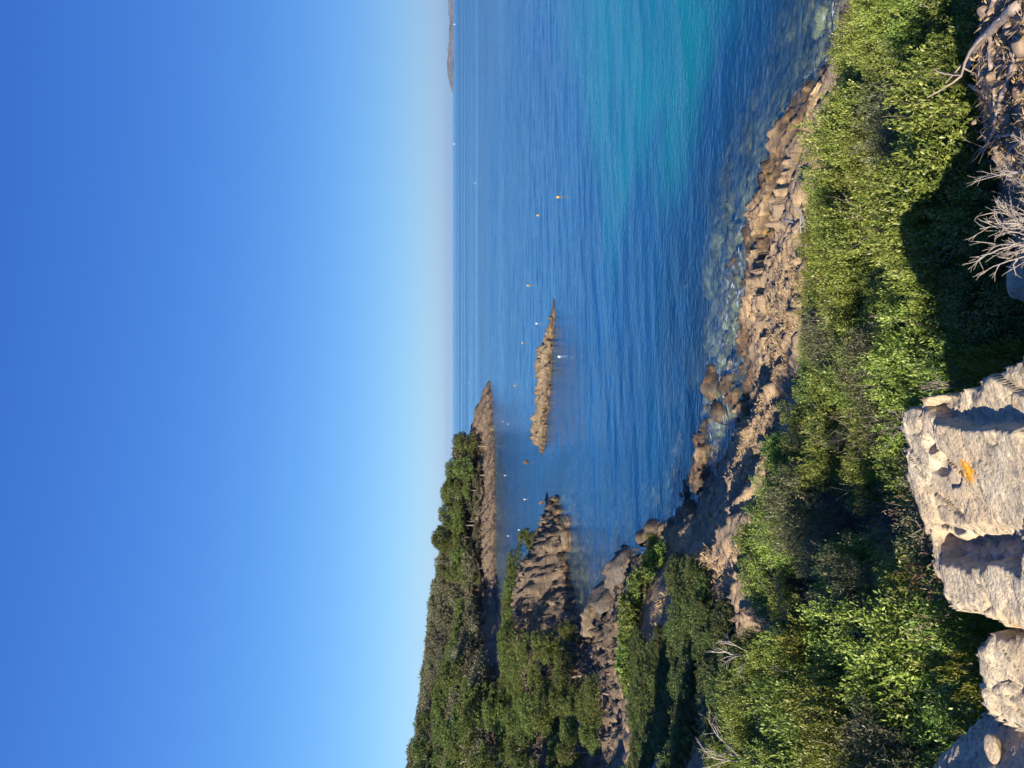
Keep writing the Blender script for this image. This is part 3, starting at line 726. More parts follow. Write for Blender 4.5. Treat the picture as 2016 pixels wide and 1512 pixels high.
def islet(name, a, b, prof, halfw, label, seed, mat=MAT_ISLET, st=0.2, rel=1.0, skew=0.0):
    a = np.array(a[:2]); b = np.array(b[:2]); L_ = np.linalg.norm(b - a); e = (b - a) / L_; nrm = np.array((-e[1], e[0]))
    us = np.arange(-0.06 * L_, 1.06 * L_, st); vs_ = np.arange(-halfw * 1.6, halfw * 1.6, st)
    U, Vv = np.meshgrid(us, vs_)
    X = a[0] + e[0] * U + nrm[0] * Vv; Y = a[1] + e[1] * U + nrm[1] * Vv
    t = U / L_
    pr = np.interp(t, [p[0] for p in prof], [p[1] for p in prof])
    wl = np.interp(t, [p[0] for p in prof], [p[2] for p in prof]) * halfw
    w = np.abs(Vv - skew * wl) / np.maximum(wl, 0.05)
    h = np.where(w < 1, (0.75 if L_ > 15 else 1.3) * pr * (1 - w ** 1.5), -(w - 1) * 1.2)
    wv = 0.4 * fbm(X * 0.5, Y * 0.5, 3, seed)
    f1, e1 = facet(U * 0.3 + wv, Vv * 0.7 + wv, seed); f2, e2 = facet(U * 0.9 + wv, Vv * 1.8, seed + 3); f3, e3 = facet(U * 2.4, Vv * 3.6, seed + 6)
    am = rel * np.clip(0.25 + pr, 0.1, 1.6)
    Z = h + am * (0.55 * (f1 - 0.5) + 0.35 * (f2 - 0.5) + 0.16 * (f3 - 0.5) + 0.45 * bedding(U * .5 + Vv, U, 1.5, seed) + 0.22 * bedding(U * .3 + Vv, U, .6, seed + 4) + 0.08 * fbm(X * 2, Y * 2, 3, seed))
    V = np.stack([X, Y, Z], -1).reshape(-1, 3); nx, ny = len(us), len(vs_)
    i = np.arange(nx - 1)[None] + nx * np.arange(ny - 1)[:, None]
    F = np.stack([i, i + 1, i + nx + 1, i + nx], -1).reshape(-1, 4)
    F = F[V[F, 2].max(1) > -1.2]
    used = np.unique(F); re = np.full(len(V), -1); re[used] = np.arange(len(used))
    o = obj(name, mesh_np(name, V[used], re[F], mat, False))
    return tag(o, label, 'rock')
islet('rock_islet', W(1091, 596), W(1067, 888), [(-.1, -1, .2), (0, .15, .25), (.08, .3, .35), (.2, 1.0, .7), (.36, 1.9, 1), (.42, 2.2, 1.0), (.5, 1.7, .95), (.6, 1.6, 1), (.68, 1.5, .9), (.78, 2.3, 1), (.85, 2.2, .95), (.93, 1.1, .6), (1, .3, .3), (1.1, -1, .2)], 2.8, 'long low sunlit rock islet out in the blue bay', 21, rel=1.1)
islet('sea_rock', W(1069, 1035), W(1072, 1092), [(-.1, -1, .2), (0, .3, .4), (.3, 1.2, 1), (.7, 1.3, 1), (1, .5, .5), (1.1, -1, .2)], 1.8, 'ragged brown sea rock close behind the grey promontory tip', 33, rel=.8)
islet('sea_rock', W(1119, 1012), W(1122, 1086), [(-.1, -1, .2), (0, .3, .4), (.25, .7, .8), (.3, .3, .6), (.5, .9, 1), (.9, .8, .9), (1, .3, .4), (1.1, -1, .2)], 1.2, 'narrow ochre sea rock in front of the grey promontory', 37, rel=.7)
islet('sea_rock', W(1166, 1170), W(1168, 1250), [(-.1, -1, .2), (0, .2, .3), (.4, .7, .8), (.8, .9, 1), (1, .9, 1), (1.1, .4, .6)], 1.6, 'sunlit tan rock bar at the head of the small cove', 45, rel=.6)
islet('sea_rock', W(1203, 1140), W(1212, 1205), [(-.1, -1, .2), (0, .6, .4), (.3, 1.3, .8), (.8, 1.8, 1), (1, 1.6, 1), (1.1, .6, .6)], 1.5, 'dark pointed rock fin at the foot of the cliff', 49, MAT_DARK, rel=.6)
islet('sea_rock', W(1240, 1092), W(1222, 1165), [(-.1, -1, .2), (0, .5, .6), (.3, 1.2, 1), (.7, 1.2, 1), (1, .8, .9), (1.1, .3, .6)], 1.7, 'broad dark rock hump at the foot of the cliff', 53, MAT_DARK, rel=.7)
islet('sea_rock', W(1262, 1044), W(1268, 1074), [(-.1, -1, .2), (0, .3, .5), (.5, .6, 1), (1, .3, .5), (1.1, -1, .2)], .7, 'small black rock awash just off the cliff corner', 57, MAT_DARK, rel=.6)
islet('sea_rock', W(1285, 1020), W(1288, 1058), [(-.1, -1, .2), (0, .3, .5), (.5, .6, 1), (1, .5, .8), (1.1, .2, .4)], .9, 'dark weedy rock joined to the cliff corner', 59, MAT_DARK, rel=.6)
islet('sea_rock', W(1398, 716), W(1404, 790), [(-.1, -1, .2), (0, .1, .4), (.35, .3, .8), (.6, .5, 1), (.75, .45, 1), (1, .1, .5), (1.1, -1, .2)], .7, 'brown weedy boulder awash off the near shore', 63, MAT_DARK, rel=.6)
islet('sea_rock', W(1412, 790), W(1420, 830), [(-.1, -1, .2), (0, .15, .4), (.5, .5, .9), (1, .3, .6), (1.1, -1, .2)], .6, 'small dark rock in the wash beside the near shore', 67, MAT_DARK, rel=.6)
islet('sea_rock', W(1077, 970), W(1079, 1000), [(-.1, -1, .2), (0, .05, .5), (.5, .25, 1), (1, .05, .5), (1.1, -1, .2)], .9, 'flat brown reef patch barely breaking the surface', 69, rel=.5)
for k, (px, py, r, lb) in enumerate(((1038, 911, 0.75, 'lone dark rock between the islet and the headland'), (1066, 989, 0.6, 'small black rock behind the flat brown reef patch'), (1098, 983, 0.55, 'little brown rock just off the promontory tip'))):
    x, y, z = W(px, py, 0)
    tag(obj('sea_rock', rock_mesh('sea_rock', 80 + k, (r, r * .9, r), MAT_ISLET, ICO3, 12), loc=(x, y, 0.1)), lb, 'rock')
# reef shelf with orange weed on the right of the bay
for k, (a, b, hw, pr, lb) in enumerate((((1600, 180), (1545, 268), 1.3, .10, 'orange weedy reef ledge washed by the waves'),)):
    islet('reef_ledge', W(*a), W(*b), [(-.1, -.6, .3), (0, .1, .5), (.5, pr, 1), (1, pr, .8), (1.1, -.2, .4)], hw, lb, 85 + k, MAT_TERRAIN, st=0.1, rel=1.0)

# blocks lying along the shore
bl_protos = [rock_mesh('boulder', 200 + k, (1, 0.8, 0.7), MAT_TERRAIN, ICO3, 16, 0.05) for k in range(6)]
for k in range(34):
    py = RNG.uniform(480, 1010)
    d = np.interp(py, (480, 640, 760, 900, 1010), (33, 34, 34, 35, 40)) + RNG.normal() * 3.6
    pxs = 1480
    x = (756 - py) / FPX * d * 1.07
    h = float(height(np.array([x]), np.array([d]))[0][0])
    if h < -0.2 or h > 4.5: continue
    s_ = abs(RNG.normal()) * 0.16 + 0.15
    o = obj('boulder', bl_protos[k % 6], loc=(x, d, h + 0.15 * s_), scale=(s_, s_ * RNG.uniform(.7, 1.2), s_ * RNG.uniform(.6, 1)))
    o.rotation_euler = (RNG.normal() * .3, RNG.normal() * .3, RNG.uniform(0, 6.28))
    tag(o, 'angular block of rock tumbled on the near rocky shore', 'boulder', 'blocks tumbled along the near shore')

# ------------------------------------------------------------------ leaves
def leaf_cloud(lobes, n_sprig, n_leaf, ll, lw, rnd, axis_up=0.7, sprig_len=0.16, shell=0.4, hemi=-0.25, jitter=0.35, open_=0.8, holes=0.0):
    """sprigs of leaf-sized quads spread through the outer volume of several lobes"""
    cs = np.array([l[:3] for l in lobes], float); rs = np.array([l[3:6] for l in lobes], float)
    wt = (rs[:, 0] * rs[:, 1] + rs[:, 0] * rs[:, 2]); wt /= wt.sum()
    li = rnd.choice(len(lobes), n_sprig, p=wt)
    d = rnd.normal(size=(n_sprig, 3)); d[:, 2] = np.where(d[:, 2] < hemi, -d[:, 2] * 0.6, d[:, 2])
    d /= np.linalg.norm(d, axis=1)[:, None]
    rr = 1 - shell * rnd.random(n_sprig) ** 1.6
    lump = 1 + 0.22 * noise2(d[:, 0] * 2.3 + li * 3.1 + d[:, 2], d[:, 1] * 2.3 - d[:, 2] * 1.7, 5)
    p = cs[li] + d * rs[li] * (rr * lump)[:, None]
    if holes:
        nz = noise2(p[:, 0] * 1.6 / rs.mean() + 9, (p[:, 1] + p[:, 2]) * 1.6 / rs.mean(), 8)
        k = nz > -holes; p, d, li = p[k], d[k], li[k]
    n = len(p)
    ax = d * 0.7 + np.array((0, 0, axis_up)) + jitter * rnd.normal(size=(n, 3)); ax /= np.linalg.norm(ax, axis=1)[:, None]
    ref = rnd.normal(size=(n, 3))
    u = np.cross(ax, ref); u /= np.linalg.norm(u, axis=1)[:, None] + 1e-9
    v = np.cross(ax, u)
    stint = rnd.random(n)
    T = (np.arange(n_leaf) + 0.5) / n_leaf
    ang = np.arange(n_leaf) * 2.4
    c = np.cos(ang)[None, :, None]; s = np.sin(ang)[None, :, None]
    rad = u[:, None] * c + v[:, None] * s
    base = p[:, None] + ax[:, None] * (T[None, :, None] * sprig_len) + 0.12 * sprig_len * rnd.normal(size=(n, n_leaf, 3))
    ld = ax[:, None] * (0.45 + 0.5 * T[None, :, None]) + rad * open_ + 0.25 * rnd.normal(size=(n, n_leaf, 3))
    ld /= np.linalg.norm(ld, axis=2)[..., None]
    sd = np.cross(ld, ax[:, None] + 0.4 * rnd.normal(size=(n, n_leaf, 3))); sd /= np.linalg.norm(sd, axis=2)[..., None] + 1e-9
    k = ll * rnd.uniform(0.7, 1.25, (n, n_leaf, 1)); w = lw * k / ll
    v0 = base; v2 = base + ld * k
    mid = base + ld * k * 0.5 + np.cross(sd, ld) * k * 0.08
    V = np.stack([v0, mid + sd * w * 0.5, v2, mid - sd * w * 0.5], 2).reshape(-1, 3)
    F = np.arange(len(V)).reshape(-1, 4)
    ti = np.clip(0.55 * stint[:, None] + 0.45 * rnd.random((n, n_leaf)), 0, 1).ravel()
    return V, F, ti
def shrub_proto(name, seed, mat, nl=10, ll=0.05, lw=0.02, n_sprig=900, n_leaf=18, flat=0.8, up=0.7, twigs=9, sprig_len=0.16, open_=0.8, holes=0.28):
    rnd = np.random.default_rng(seed)
    lobes = [(0, 0, 0.22, 0.5, 0.5, 0.45 * flat)]
    for k in range(nl):
        a = rnd.uniform(0, 6.28); r = rnd.uniform(0.25, 0.75); q = rnd.uniform(0.22, 0.42)
        lobes.append((r * math.cos(a), r * math.sin(a), (rnd.uniform(0.0, 0.62) - 0.25 * r) * flat, q, q, q * rnd.uniform(.8, 1.15)))
    V, F, ti = leaf_cloud(lobes, n_sprig, n_leaf, ll, lw, rnd, up, sprig_len, 0.45, -0.3, 0.35, open_, holes)
    root = obj(name, None); root.empty_display_size = 0.2
    obj('foliage', mesh_np('foliage', V, F, mat, False, {'tint': ('FACE', ti)}), root)
    tb = Tubes()
    for k in range(twigs):
        a = rnd.uniform(0, 6.28)
        branch(tb, (0.08 * math.cos(a), 0.08 * math.sin(a), -0.35), (math.cos(a) * .8, math.sin(a) * .8, rnd.uniform(.5, 1.2)), rnd.uniform(.5, .75), 0.018, 2, rnd, 0.16, (2, 3), 0.55, 4)
    obj('branches', tb.mesh('branches', MAT_TWIG), root)
    return root
PROTO = {}
PROTO['mastic'] = [shrub_proto('mastic_shrub', 11 + k, MAT_SHRUB, ll=0.05, lw=0.019) for k in range(3)]
PROTO['mastic_fine'] = [shrub_proto('mastic_shrub', 21 + k, MAT_SHRUB, ll=0.034, lw=0.015, n_sprig=1500, n_leaf=18, sprig_len=.12) for k in range(4)]
PROTO['buck'] = [shrub_proto('buckthorn_shrub', 31 + k, MAT_SHRUB2, ll=0.042, lw=0.02, n_sprig=1100) for k in range(2)]
PROTO['silver'] = [shrub_proto('silvery_shrub', 41, MAT_SILVER, ll=0.045, lw=0.010, n_sprig=900, up=1.0, twigs=16)]
PROTO['lime'] = [shrub_proto('lime_shrub', 47, MAT_LIME, ll=0.06, lw=0.014, n_sprig=900, up=1.3, open_=.5)]
MAT_DRY = leaf_material('dried_leaves', (0.07, 0.05, 0.03), (0.22, 0.16, 0.10), (0.38, 0.30, 0.20), 0.1, .15)
PROTO['dry'] = [shrub_proto('dried_shrub', 49, MAT_DRY, ll=0.04, lw=0.012, n_sprig=330, n_leaf=12, up=1.0, twigs=30)]
MAT_HEATH = leaf_material('heath_leaves', (0.02, 0.035, 0.012), (0.085, 0.115, 0.03), (0.20, 0.22, 0.06), 0.15, .3)
PROTO['heath'] = [shrub_proto('heath_shrub', 55 + k, MAT_HEATH, ll=0.08, lw=0.034, n_sprig=600, n_leaf=12, flat=.9, twigs=5) for k in range(2)]
PROTO['far'] = [shrub_proto('heath_shrub', 51 + k, MAT_SHRUB2, ll=0.10, lw=0.045, n_sprig=520, n_leaf=12, flat=.9, twigs=5) for k in range(2)]
USED = set()
def plant(proto, loc, rz, scale, label, cat, group=None):
    if proto.name not in USED:
        USED.add(proto.name)
        proto.location = loc; proto.rotation_euler = (0, 0, rz); proto.scale = scale if hasattr(scale, '__len__') else (scale,) * 3
        return tag(proto, label, cat, group)
    return dup(proto, loc, rz, scale, label, cat, group)

# the belt of scrub between the lookout and the shore
pts = []
xs = np.array([b[0] for b in BELT]); ysb = np.array([b[1] for b in BELT])
tries = 0
cand = np.stack([RNG.uniform(xs.min(), xs.max(), 14000), RNG.uniform(ysb.min(), ysb.max(), 14000)], -1)
sdv = poly_sd(cand[:, 0], cand[:, 1], BELT)
slab_all = [o1, o2, o3]
rock_sd = np.max([poly_sd(cand[:, 0], cand[:, 1], o) for o in slab_all], 0)
for (x, y), sd, rs_ in zip(cand, sdv, rock_sd):
    if sd < 0.05 or rs_ > -0.35 or abs(x) > 0.56 * y + 1.2: continue
    sp = 0.66 + 0.031 * y
    if any((x - a) ** 2 + (y - b) ** 2 < sp * sp for a, b, c in pts): continue
    pts.append((x, y, sd))
    if len(pts) >= 290: break
KINDS = {'dry': ('brown half dead shrub with bare twigs in the scrub belt above the shore', 'half dead shrubs of the scrub belt'), 'mastic': ('yellow green mastic shrub in the scrub belt above the shore', 'mastic shrubs of the scrub belt'),
    'buck': ('dark green broad leaved shrub in the scrub belt above the shore', 'dark green shrubs of the scrub belt'),
    'silver': ('silvery grey thin leaved shrub in the scrub belt above the shore', 'silvery shrubs of the scrub belt'),
    'lime': ('lime green narrow leaved shrub in the scrub belt above the shore', 'lime green shrubs of the scrub belt')}
def place_of(x, y, sd):
    if y < 7.5 and x > 0.3: return 'beside the bare root covered bank'
    if y < 8: return 'just beyond the pale outcrop' if x > -2.2 else 'left of the smaller pale rock'
    side = 'right' if x > 0.17 * y else ('left' if x < -0.2 * y else 'middle')
    if sd < 1.2: return 'at the seaward edge of the scrub, ' + side + ' part'
    return 'in the ' + ('near ' if y < 13 else 'far ') + side + ' part of the scrub belt'
for x, y, sd in pts:
    nz = float(noise2(np.array(x * .25), np.array(y * .25), 3)) + 0.35 * RNG.normal()
    kind = 'mastic' if nz < 0.24 else ('buck' if nz < 0.44 else ('lime' if nz < 0.60 else ('silver' if nz < .74 else 'dry')))
    if kind == 'mastic' and y > 8: kind = 'mastic_fine'
    pr = PROTO[kind][RNG.integers(len(PROTO[kind]))]; kind = kind.replace('_fine', '')
    s_ = (0.62 + 0.024 * y) * RNG.uniform(0.8, 1.2) * (1.05 + 0.35 * float(noise2(np.array(x * .33 + 7), np.array(y * .33), 19)))
    if sd < 0.6: s_ *= 0.8
    z = hz(x, y)
    plant(pr, (x, y, z + 0.12 * s_), RNG.uniform(0, 6.28), (s_, s_, s_ * RNG.uniform(1.0, 1.6)), KINDS[kind][0].replace('in the scrub belt above the shore', place_of(x, y, sd)), 'shrub', KINDS[kind][1])
print('belt shrubs', len(pts))
# shrubs out on the shaded slope and its sunlit ridge
ridge_px = [(1300, 1090, 43), (1290, 1120, 42.5), (1280, 1145, 42), (1272, 1170, 41.5), (1264, 1195, 41.5), (1258, 1220, 41), (1254, 1245, 41), (1254, 1270, 40.5), (1254, 1298, 40.5), (1256, 1325, 40.5), (1262, 1350, 40.5)]
for px, py, d in ridge_px:
    x, y, z = P(px, py, d); z = hz(x, y)
    plant(PROTO['far'][RNG.integers(2)], (x, y, z + .1), RNG.uniform(0, 6), RNG.uniform(.8, 1.15), 'green heath shrub in the sunlit row along the cliff ridge', 'shrub', 'shrubs along the sunlit cliff ridge')
x, y, z = P(1312, 1078, 44)
plant(PROTO['lime'][0], (x, y, hz(x, y) + .2), 1.0, (0.9, 0.9, 1.3), 'bright lime shrub at the seaward end of the cliff ridge', 'shrub')
cand = np.stack([RNG.uniform(-26, -2, 5000), RNG.uniform(18, 46, 5000)], -1)
sdv = poly_sd(cand[:, 0], cand[:, 1], RIDGE); sdb = poly_sd(cand[:, 0], cand[:, 1], BELT)
got = []
for (x, y), sd, sb_ in zip(cand, sdv, sdb):
    if sd < 0.3 or sb_ > -0.2 or abs(x) > .56 * y + 1: continue
    if float(noise2(np.array(x * .22), np.array(y * .16), 12)) < -0.30: continue
    if any((x - a) ** 2 + (y - b) ** 2 < .62 for a, b in got): continue
    got.append((x, y))
    if len(got) >= 230: break
for x, y in got:
    s_ = RNG.uniform(.5, .95)
    plant(PROTO['heath'][RNG.integers(2)], (x, y, hz(x, y) + .05), RNG.uniform(0, 6), (s_ * 1.15, s_ * 1.15, s_ * .8), 'low dark heath shrub ' + ('at the left frame edge of the slope' if x < -.4 * y else ('just below the sunlit cliff ridge' if y > 34 else ('midway down the slope behind the scrub belt' if y > 27 else 'close behind the left scrub edge'))), 'shrub', 'shrubs on the shaded slope')

# ------------------------------------------------------------------ trees
def tree_proto(name, seed, mat, style, ll, lw, n_sprig, n_leaf):
    """unit tree: 1 high; trunk, limbs and a crown of lobes"""
    rnd = np.random.default_rng(seed)
    lobes, tb = [], Tubes()
    lean = rnd.normal(size=2) * 0.05
    if style == 'umbrella':
        top = (lean[0] * 1.5, lean[1] * 1.5, 0.72)
        tb.tube([(0, 0, -0.12), (lean[0] * .6, lean[1] * .6, 0.35), top], [0.035, 0.026, 0.015], 6)
        for k in range(11):
            a = k * 2.4 + rnd.normal() * .3; r = 0.36 * math.sqrt((k + .4) / 11)
            q = rnd.uniform(0.14, 0.2)
            c = (top[0] + r * math.cos(a), top[1] + r * math.sin(a), 0.8 - 0.5 * r * r / .36 + rnd.normal() * .04)
            lobes.append((*c, q, q, q * 0.62)); tb.tube([top, (c[0] * .6, c[1] * .6, .72), c], [.012, .009, .004], 4)
    elif style == 'pine':
        tb.tube([(0, 0, -0.12), (lean[0], lean[1], 0.45), (lean[0] * 2, lean[1] * 2, 0.9)], [0.03, 0.022, 0.008], 6)
        for k in range(15):
            h = 0.36 + 0.6 * (k + rnd.random()) / 15; a = k * 2.4 + rnd.normal() * .4
            r = (0.34 * (1.12 - h) ** 0.7 + 0.04) * rnd.uniform(.6, 1.1); q = rnd.uniform(.10, .17)
            c = (lean[0] * 2 * h + r * math.cos(a), lean[1] * 2 * h + r * math.sin(a), h)
            lobes.append((*c, q * 1.15, q * 1.15, q * .8)); tb.tube([(lean[0] * 2 * h, lean[1] * 2 * h, h - .1), c], [.01, .004], 4)
    else:
        tb.tube([(0, 0, -0.12), (lean[0], lean[1], 0.4), (lean[0] * 2, lean[1] * 2, 0.7)], [0.04, 0.028, 0.012], 6)
        for k in range(14):
            a = k * 2.4 + rnd.normal() * .3; r = 0.42 * math.sqrt((k + .3) / 14)
            q = rnd.uniform(.16, .25)
            c = (r * math.cos(a), r * math.sin(a), 0.72 - 1.3 * r * r + rnd.normal() * .06)
            lobes.append((*c, q, q, q * .85)); tb.tube([(lean[0], lean[1], .35), c], [.014, .005], 4)
    V, F, ti = leaf_cloud(lobes, n_sprig, n_leaf, ll, lw, rnd, 0.55, ll * 1.6, 0.45, -0.35, 0.4, 0.8, 0.25)
    root = obj(name, None)
    obj('trunk', tb.mesh('trunk', MAT_BARK), root)
    obj('crown', mesh_np('crown', V, F, mat, False, {'tint': ('FACE', ti)}), root)
    return root
MAT_TREE = leaf_material('cove_tree_leaves', (0.03, 0.05, 0.014), (0.13, 0.165, 0.04), (0.29, 0.30, 0.08), 0.18, .3)
TP = {'umbrella': [tree_proto('umbrella_pine', 71 + k, MAT_PINE, 'umbrella', .036, .017, 900, 9) for k in range(3)],
      'pine': [tree_proto('aleppo_pine', 81 + k, MAT_PINE, 'pine', .037, .017, 900, 9) for k in range(3)],
      'oak': [tree_proto('evergreen_oak', 91 + k, MAT_OAK, 'oak', .045, .026, 650, 9) for k in range(3)],
      'nearpine': [tree_proto('young_pine', 101 + k, MAT_TREE, 'pine', .032, .011, 1500, 12) for k in range(2)],
      'nearoak': [tree_proto('bushy_tree', 111 + k, MAT_TREE, 'oak', .028, .013, 1700, 12) for k in range(2)]}
def tree_at(kind, px, py, d, label, group=None, wide=1.0, hmin=3.0, k=None, cat='tree'):
    x, y, z = P(px, py, d); g = hz(x, y); h = max(hmin, z - g + 0.2)
    pr = TP[kind][RNG.integers(len(TP[kind])) if k is None else k]
    w = h * wide
    return plant(pr, (x, y, g - .2), RNG.uniform(0, 6.28), (w, w, h), label, cat, group)
PINE_G, PINE_L = 'pines along the headland', 'round crowned pine in the row along the headland'
for px, py, d, kd, wd in ((893, 862, 312, 'pine', 1.1), (903, 880, 306, 'pine', 1), (897, 895, 316, 'umbrella', 1), (879, 915, 312, 'pine', 1), (896, 925, 302, 'pine', 1.0), (912, 935, 300, 'pine', 1), (877, 938, 318, 'umbrella', 1), (889, 960, 304, 'umbrella', .9), (908, 966, 300, 'umbrella', .9),
        (864, 968, 312, 'umbrella', 1.0), (873, 985, 314, 'pine', .8), (866, 1004, 312, 'pine', .9), (884, 1012, 304, 'umbrella', 1.0), (892, 1003, 300, 'umbrella', .9), (889, 1035, 298, 'umbrella', 1.1), (873, 1030, 308, 'pine', .8), (888, 1060, 297, 'umbrella', 1.15), (862, 1045, 312, 'pine', .8), (868, 1070, 306, 'pine', .8),
        (908, 1085, 292, 'pine', .9), (884, 1095, 298, 'umbrella', .9), (862, 1098, 312, 'oak', .9), (880, 1120, 296, 'pine', .9), (858, 1120, 312, 'umbrella', .9), (905, 1112, 290, 'oak', .9), (925, 1140, 286, 'pine', 1.1), (855, 1140, 314, 'oak', .9)):
    tree_at(kd, px, py, d, PINE_L, PINE_G, wd)
tree_at('umbrella', 846, 1064, 308, 'tall dark flat topped pine standing above the headland canopy', None, .75)
# low undergrowth along the top of the headland cliff
for py in np.arange(868, 1190, 11.0):
    tree_at('oak', 936 + RNG.uniform(-7, 8), py + RNG.uniform(-4, 4), float(np.interp(py, (868, 1190), (308, 279))) + RNG.uniform(-3, 6), 'low dark bush along the top of the headland cliff', 'bushes along the headland cliff', 1.5, 2.8)
# close woodland on the hill
FOREST = []
gx, gy = np.meshgrid(np.arange(-190, -8, 6.2), np.arange(128, 345, 6.6))
gx = gx + RNG.uniform(-2.4, 2.4, gx.shape); gy = gy + RNG.uniform(-2.4, 2.4, gy.shape)
gh = base_h(gx, gy)
for x, y, h in zip(gx.ravel(), gy.ravel(), gh.ravel()):
    if h < 3.6 or x < -0.54 * y or x > -24: continue
    if y > 285 and x > -62 and h < 4.8: continue
    FOREST.append((x, y, h))
RNG.shuffle(FOREST)
FOREST = FOREST[:400]
print('forest', len(FOREST))
for x, y, h in FOREST:
    r = RNG.random()
    kd, lb, gp = (('oak', 'dense dark evergreen oak in the close wood covering the far hill', 'oaks of the hillside wood') if r < .62 or y > 300 else
        ('pine', 'ragged pine rising from the close wood covering the far hill', 'pines of the hillside wood') if r < .86 else ('umbrella', 'flat crowned pine in the close wood covering the far hill', 'umbrella pines of the hillside wood'))
    s_ = RNG.uniform(6.8, 10.0) * (1.0 if kd == 'oak' else 1.12)
    plant(TP[kd][RNG.integers(3)], (x, y, h - (.22 * s_ if kd == 'oak' else .3)), RNG.uniform(0, 6.28), (s_ * 1.15, s_ * 1.15, s_), lb.replace('covering the far hill', 'on the skyline of the far hill' if y > 290 else ('on the middle slope of the far hill' if y > 210 else 'at the foot of the far hill')), 'tree', gp)
# scrub and small trees round the cove
cv_ = np.stack([RNG.uniform(-72, -22, 6000), RNG.uniform(60, 140, 6000)], -1); ch_ = base_h(cv_[:, 0], cv_[:, 1]); got = []
for (x, y), h in zip(cv_, ch_):
    if h < 1.0 or x < -.54 * y or (y > 96 and x > -38 and h < 20 and y < 112 and x > -33): continue
    if x > -30 and 76 < y < 112: continue
    if y <= 80 and x > -.405 * y: continue
    if any((x - a) ** 2 + (y - b) ** 2 < 12 for a, b in got): continue
    got.append((x, y))
    if len(got) > 110: break
    s_ = RNG.uniform(2.4, 4.6) * (0.7 if y < 76 else 1); kd = 'nearoak' if RNG.random() < .65 else 'nearpine'
    plant(TP[kd][RNG.integers(2)], (x, y, h - .3), RNG.uniform(0, 6), (s_ * 1.2, s_ * 1.2, s_), 'low green tree in the thicket ' + ('behind the cove beach' if y > 112 else ('on the root of the grey promontory' if y > 88 else 'in the gully left of the cliff')), 'tree', 'thicket around the cove')
# the trees of the cove, one by one
for kd, px, py, d, wd, lb in (('nearpine', 990, 1178, 112, 1.0, 'leaning young pine silhouetted against the cove water'), ('nearpine', 1000, 1238, 116, 1.0, 'ragged pine beside the cove beach'),
        ('nearoak', 1000, 1290, 118, 1.0, 'grey green tree behind the grey promontory crest'), ('nearpine', 985, 1300, 140, 1.1, 'yellow green pine on the cove bank'),
        ('nearpine', 1102, 1250, 86, .9, 'bright green pine growing at the head of the small cove'), ('nearpine', 1090, 1282, 88, 1.0, 'bright green pine leaning over the promontory root'),
        ('nearoak', 1046, 1370, 86, 1.0, 'round sunlit tree left of the promontory root'), ('nearoak', 1052, 1410, 83, 1.05, 'broad sunlit tree with bare lower branches in the gully'),
        ('nearoak', 1020, 1440, 96, 1.1, 'dark shaded tree behind the gully'), ('nearpine', 966, 1378, 118, 1.2, 'tall bright edged pine on the left slope'), ('nearpine', 955, 1430, 115, 1.2, 'spreading bright edged pine on the left slope'), ('nearpine', 945, 1490, 112, 1.2, 'bright pine cut by the frame on the left slope'),
        ('nearoak', 975, 1350, 130, 1.1, 'round olive coloured tree on the cove slope'), ('nearoak', 1000, 1500, 100, 1.2, 'dark round tree cut by the frame above the gully'), ('nearpine', 1150, 1395, 74, .8, 'small bright pine at the foot of the gully')):
    tree_at(kd, px, py, d, lb, None, wd)
#--TAIL2--
# ------------------------------------------------------------------ dead wood
def gz(x, y): return float(height(np.array([float(x)]), np.array([float(y)]))[0][0])
def dead_shrub(base, seed, n, length, rad, spread_dir, label, mat=MAT_DEAD2, depth=3, name='dead_shrub', kids=(3, 5), cone=0.55, sides=5):
    rnd = np.random.default_rng(seed)
    root = obj(name, None, loc=base)
    for k in range(n):
        tb = Tubes()
        d = np.array(spread_dir, float) + cone * rnd.normal(size=3)
        branch(tb, (0, 0, 0), d, length * rnd.uniform(.8, 1.15), rad * rnd.uniform(.7, 1.1), depth, rnd, 0.13, kids, 0.40, sides, 0.60)
        obj('branch', tb.mesh('branch', mat), root)
    return tag(root, label, 'dead shrub')
bx, by, bz = P(2105, 478, 3.2)
dead_shrub((bx, by, bz - 0.02), 5, 10, 0.24, 0.0075, (0.0, 0.30, 0.85), 'bare pale grey dead shrub fanning up at the frame edge', depth=3, cone=0.30, kids=(2, 4))
bx, by, bz = P(2085, 355, 3.3)
dead_shrub((bx, by, bz), 8, 4, 0.24, 0.007, (-0.05, 0.35, 0.7), 'small bare dead twig cluster beside the pale dead shrub', cone=0.35)
for k, (px, py, d, ln, dr, lb) in enumerate(((1462, 1292, 15.2, 1.0, (.35, .3, .9), 'bare white dead branch sticking up from the scrub edge'), (1440, 1500, 14.0, 1.1, (.3, .2, .9), 'bare grey dead branch at the left frame edge'),
        (1520, 1215, 13.0, .9, (0.1, .2, .6), 'tangle of thin grey dead twigs in the left scrub'), (1560, 1330, 11.5, .9, (.1, -.1, .5), 'thin dead twigs over the shaded hollow in the scrub'), (1850, 760, 6.4, .55, (-.3, .2, .7), 'dead grey twigs in shade above the pale outcrop'),
        (1760, 830, 7.6, .55, (-.2, .0, .7), 'dead twigs in the scrub behind the pale outcrop'), (1850, 1190, 6.0, .45, (-.1, .1, .6), 'pale dead twigs left of the pale outcrop'), (1660, 850, 13.5, .8, (0, -.2, .6), 'grey dead twigs in the middle of the scrub belt'), (1740, 650, 9.8, .55, (.1, -.2, .6), 'dead twigs at the edge of the big shadow'))):
    x, y, z = P(px, py, d)
    dead_shrub((x, y, z - .25), 60 + k, 4, ln * .55, .012, dr, lb, MAT_DEAD if k < 2 else MAT_TWIG, 2, 'dead_branches', (2, 4), .5, 4)
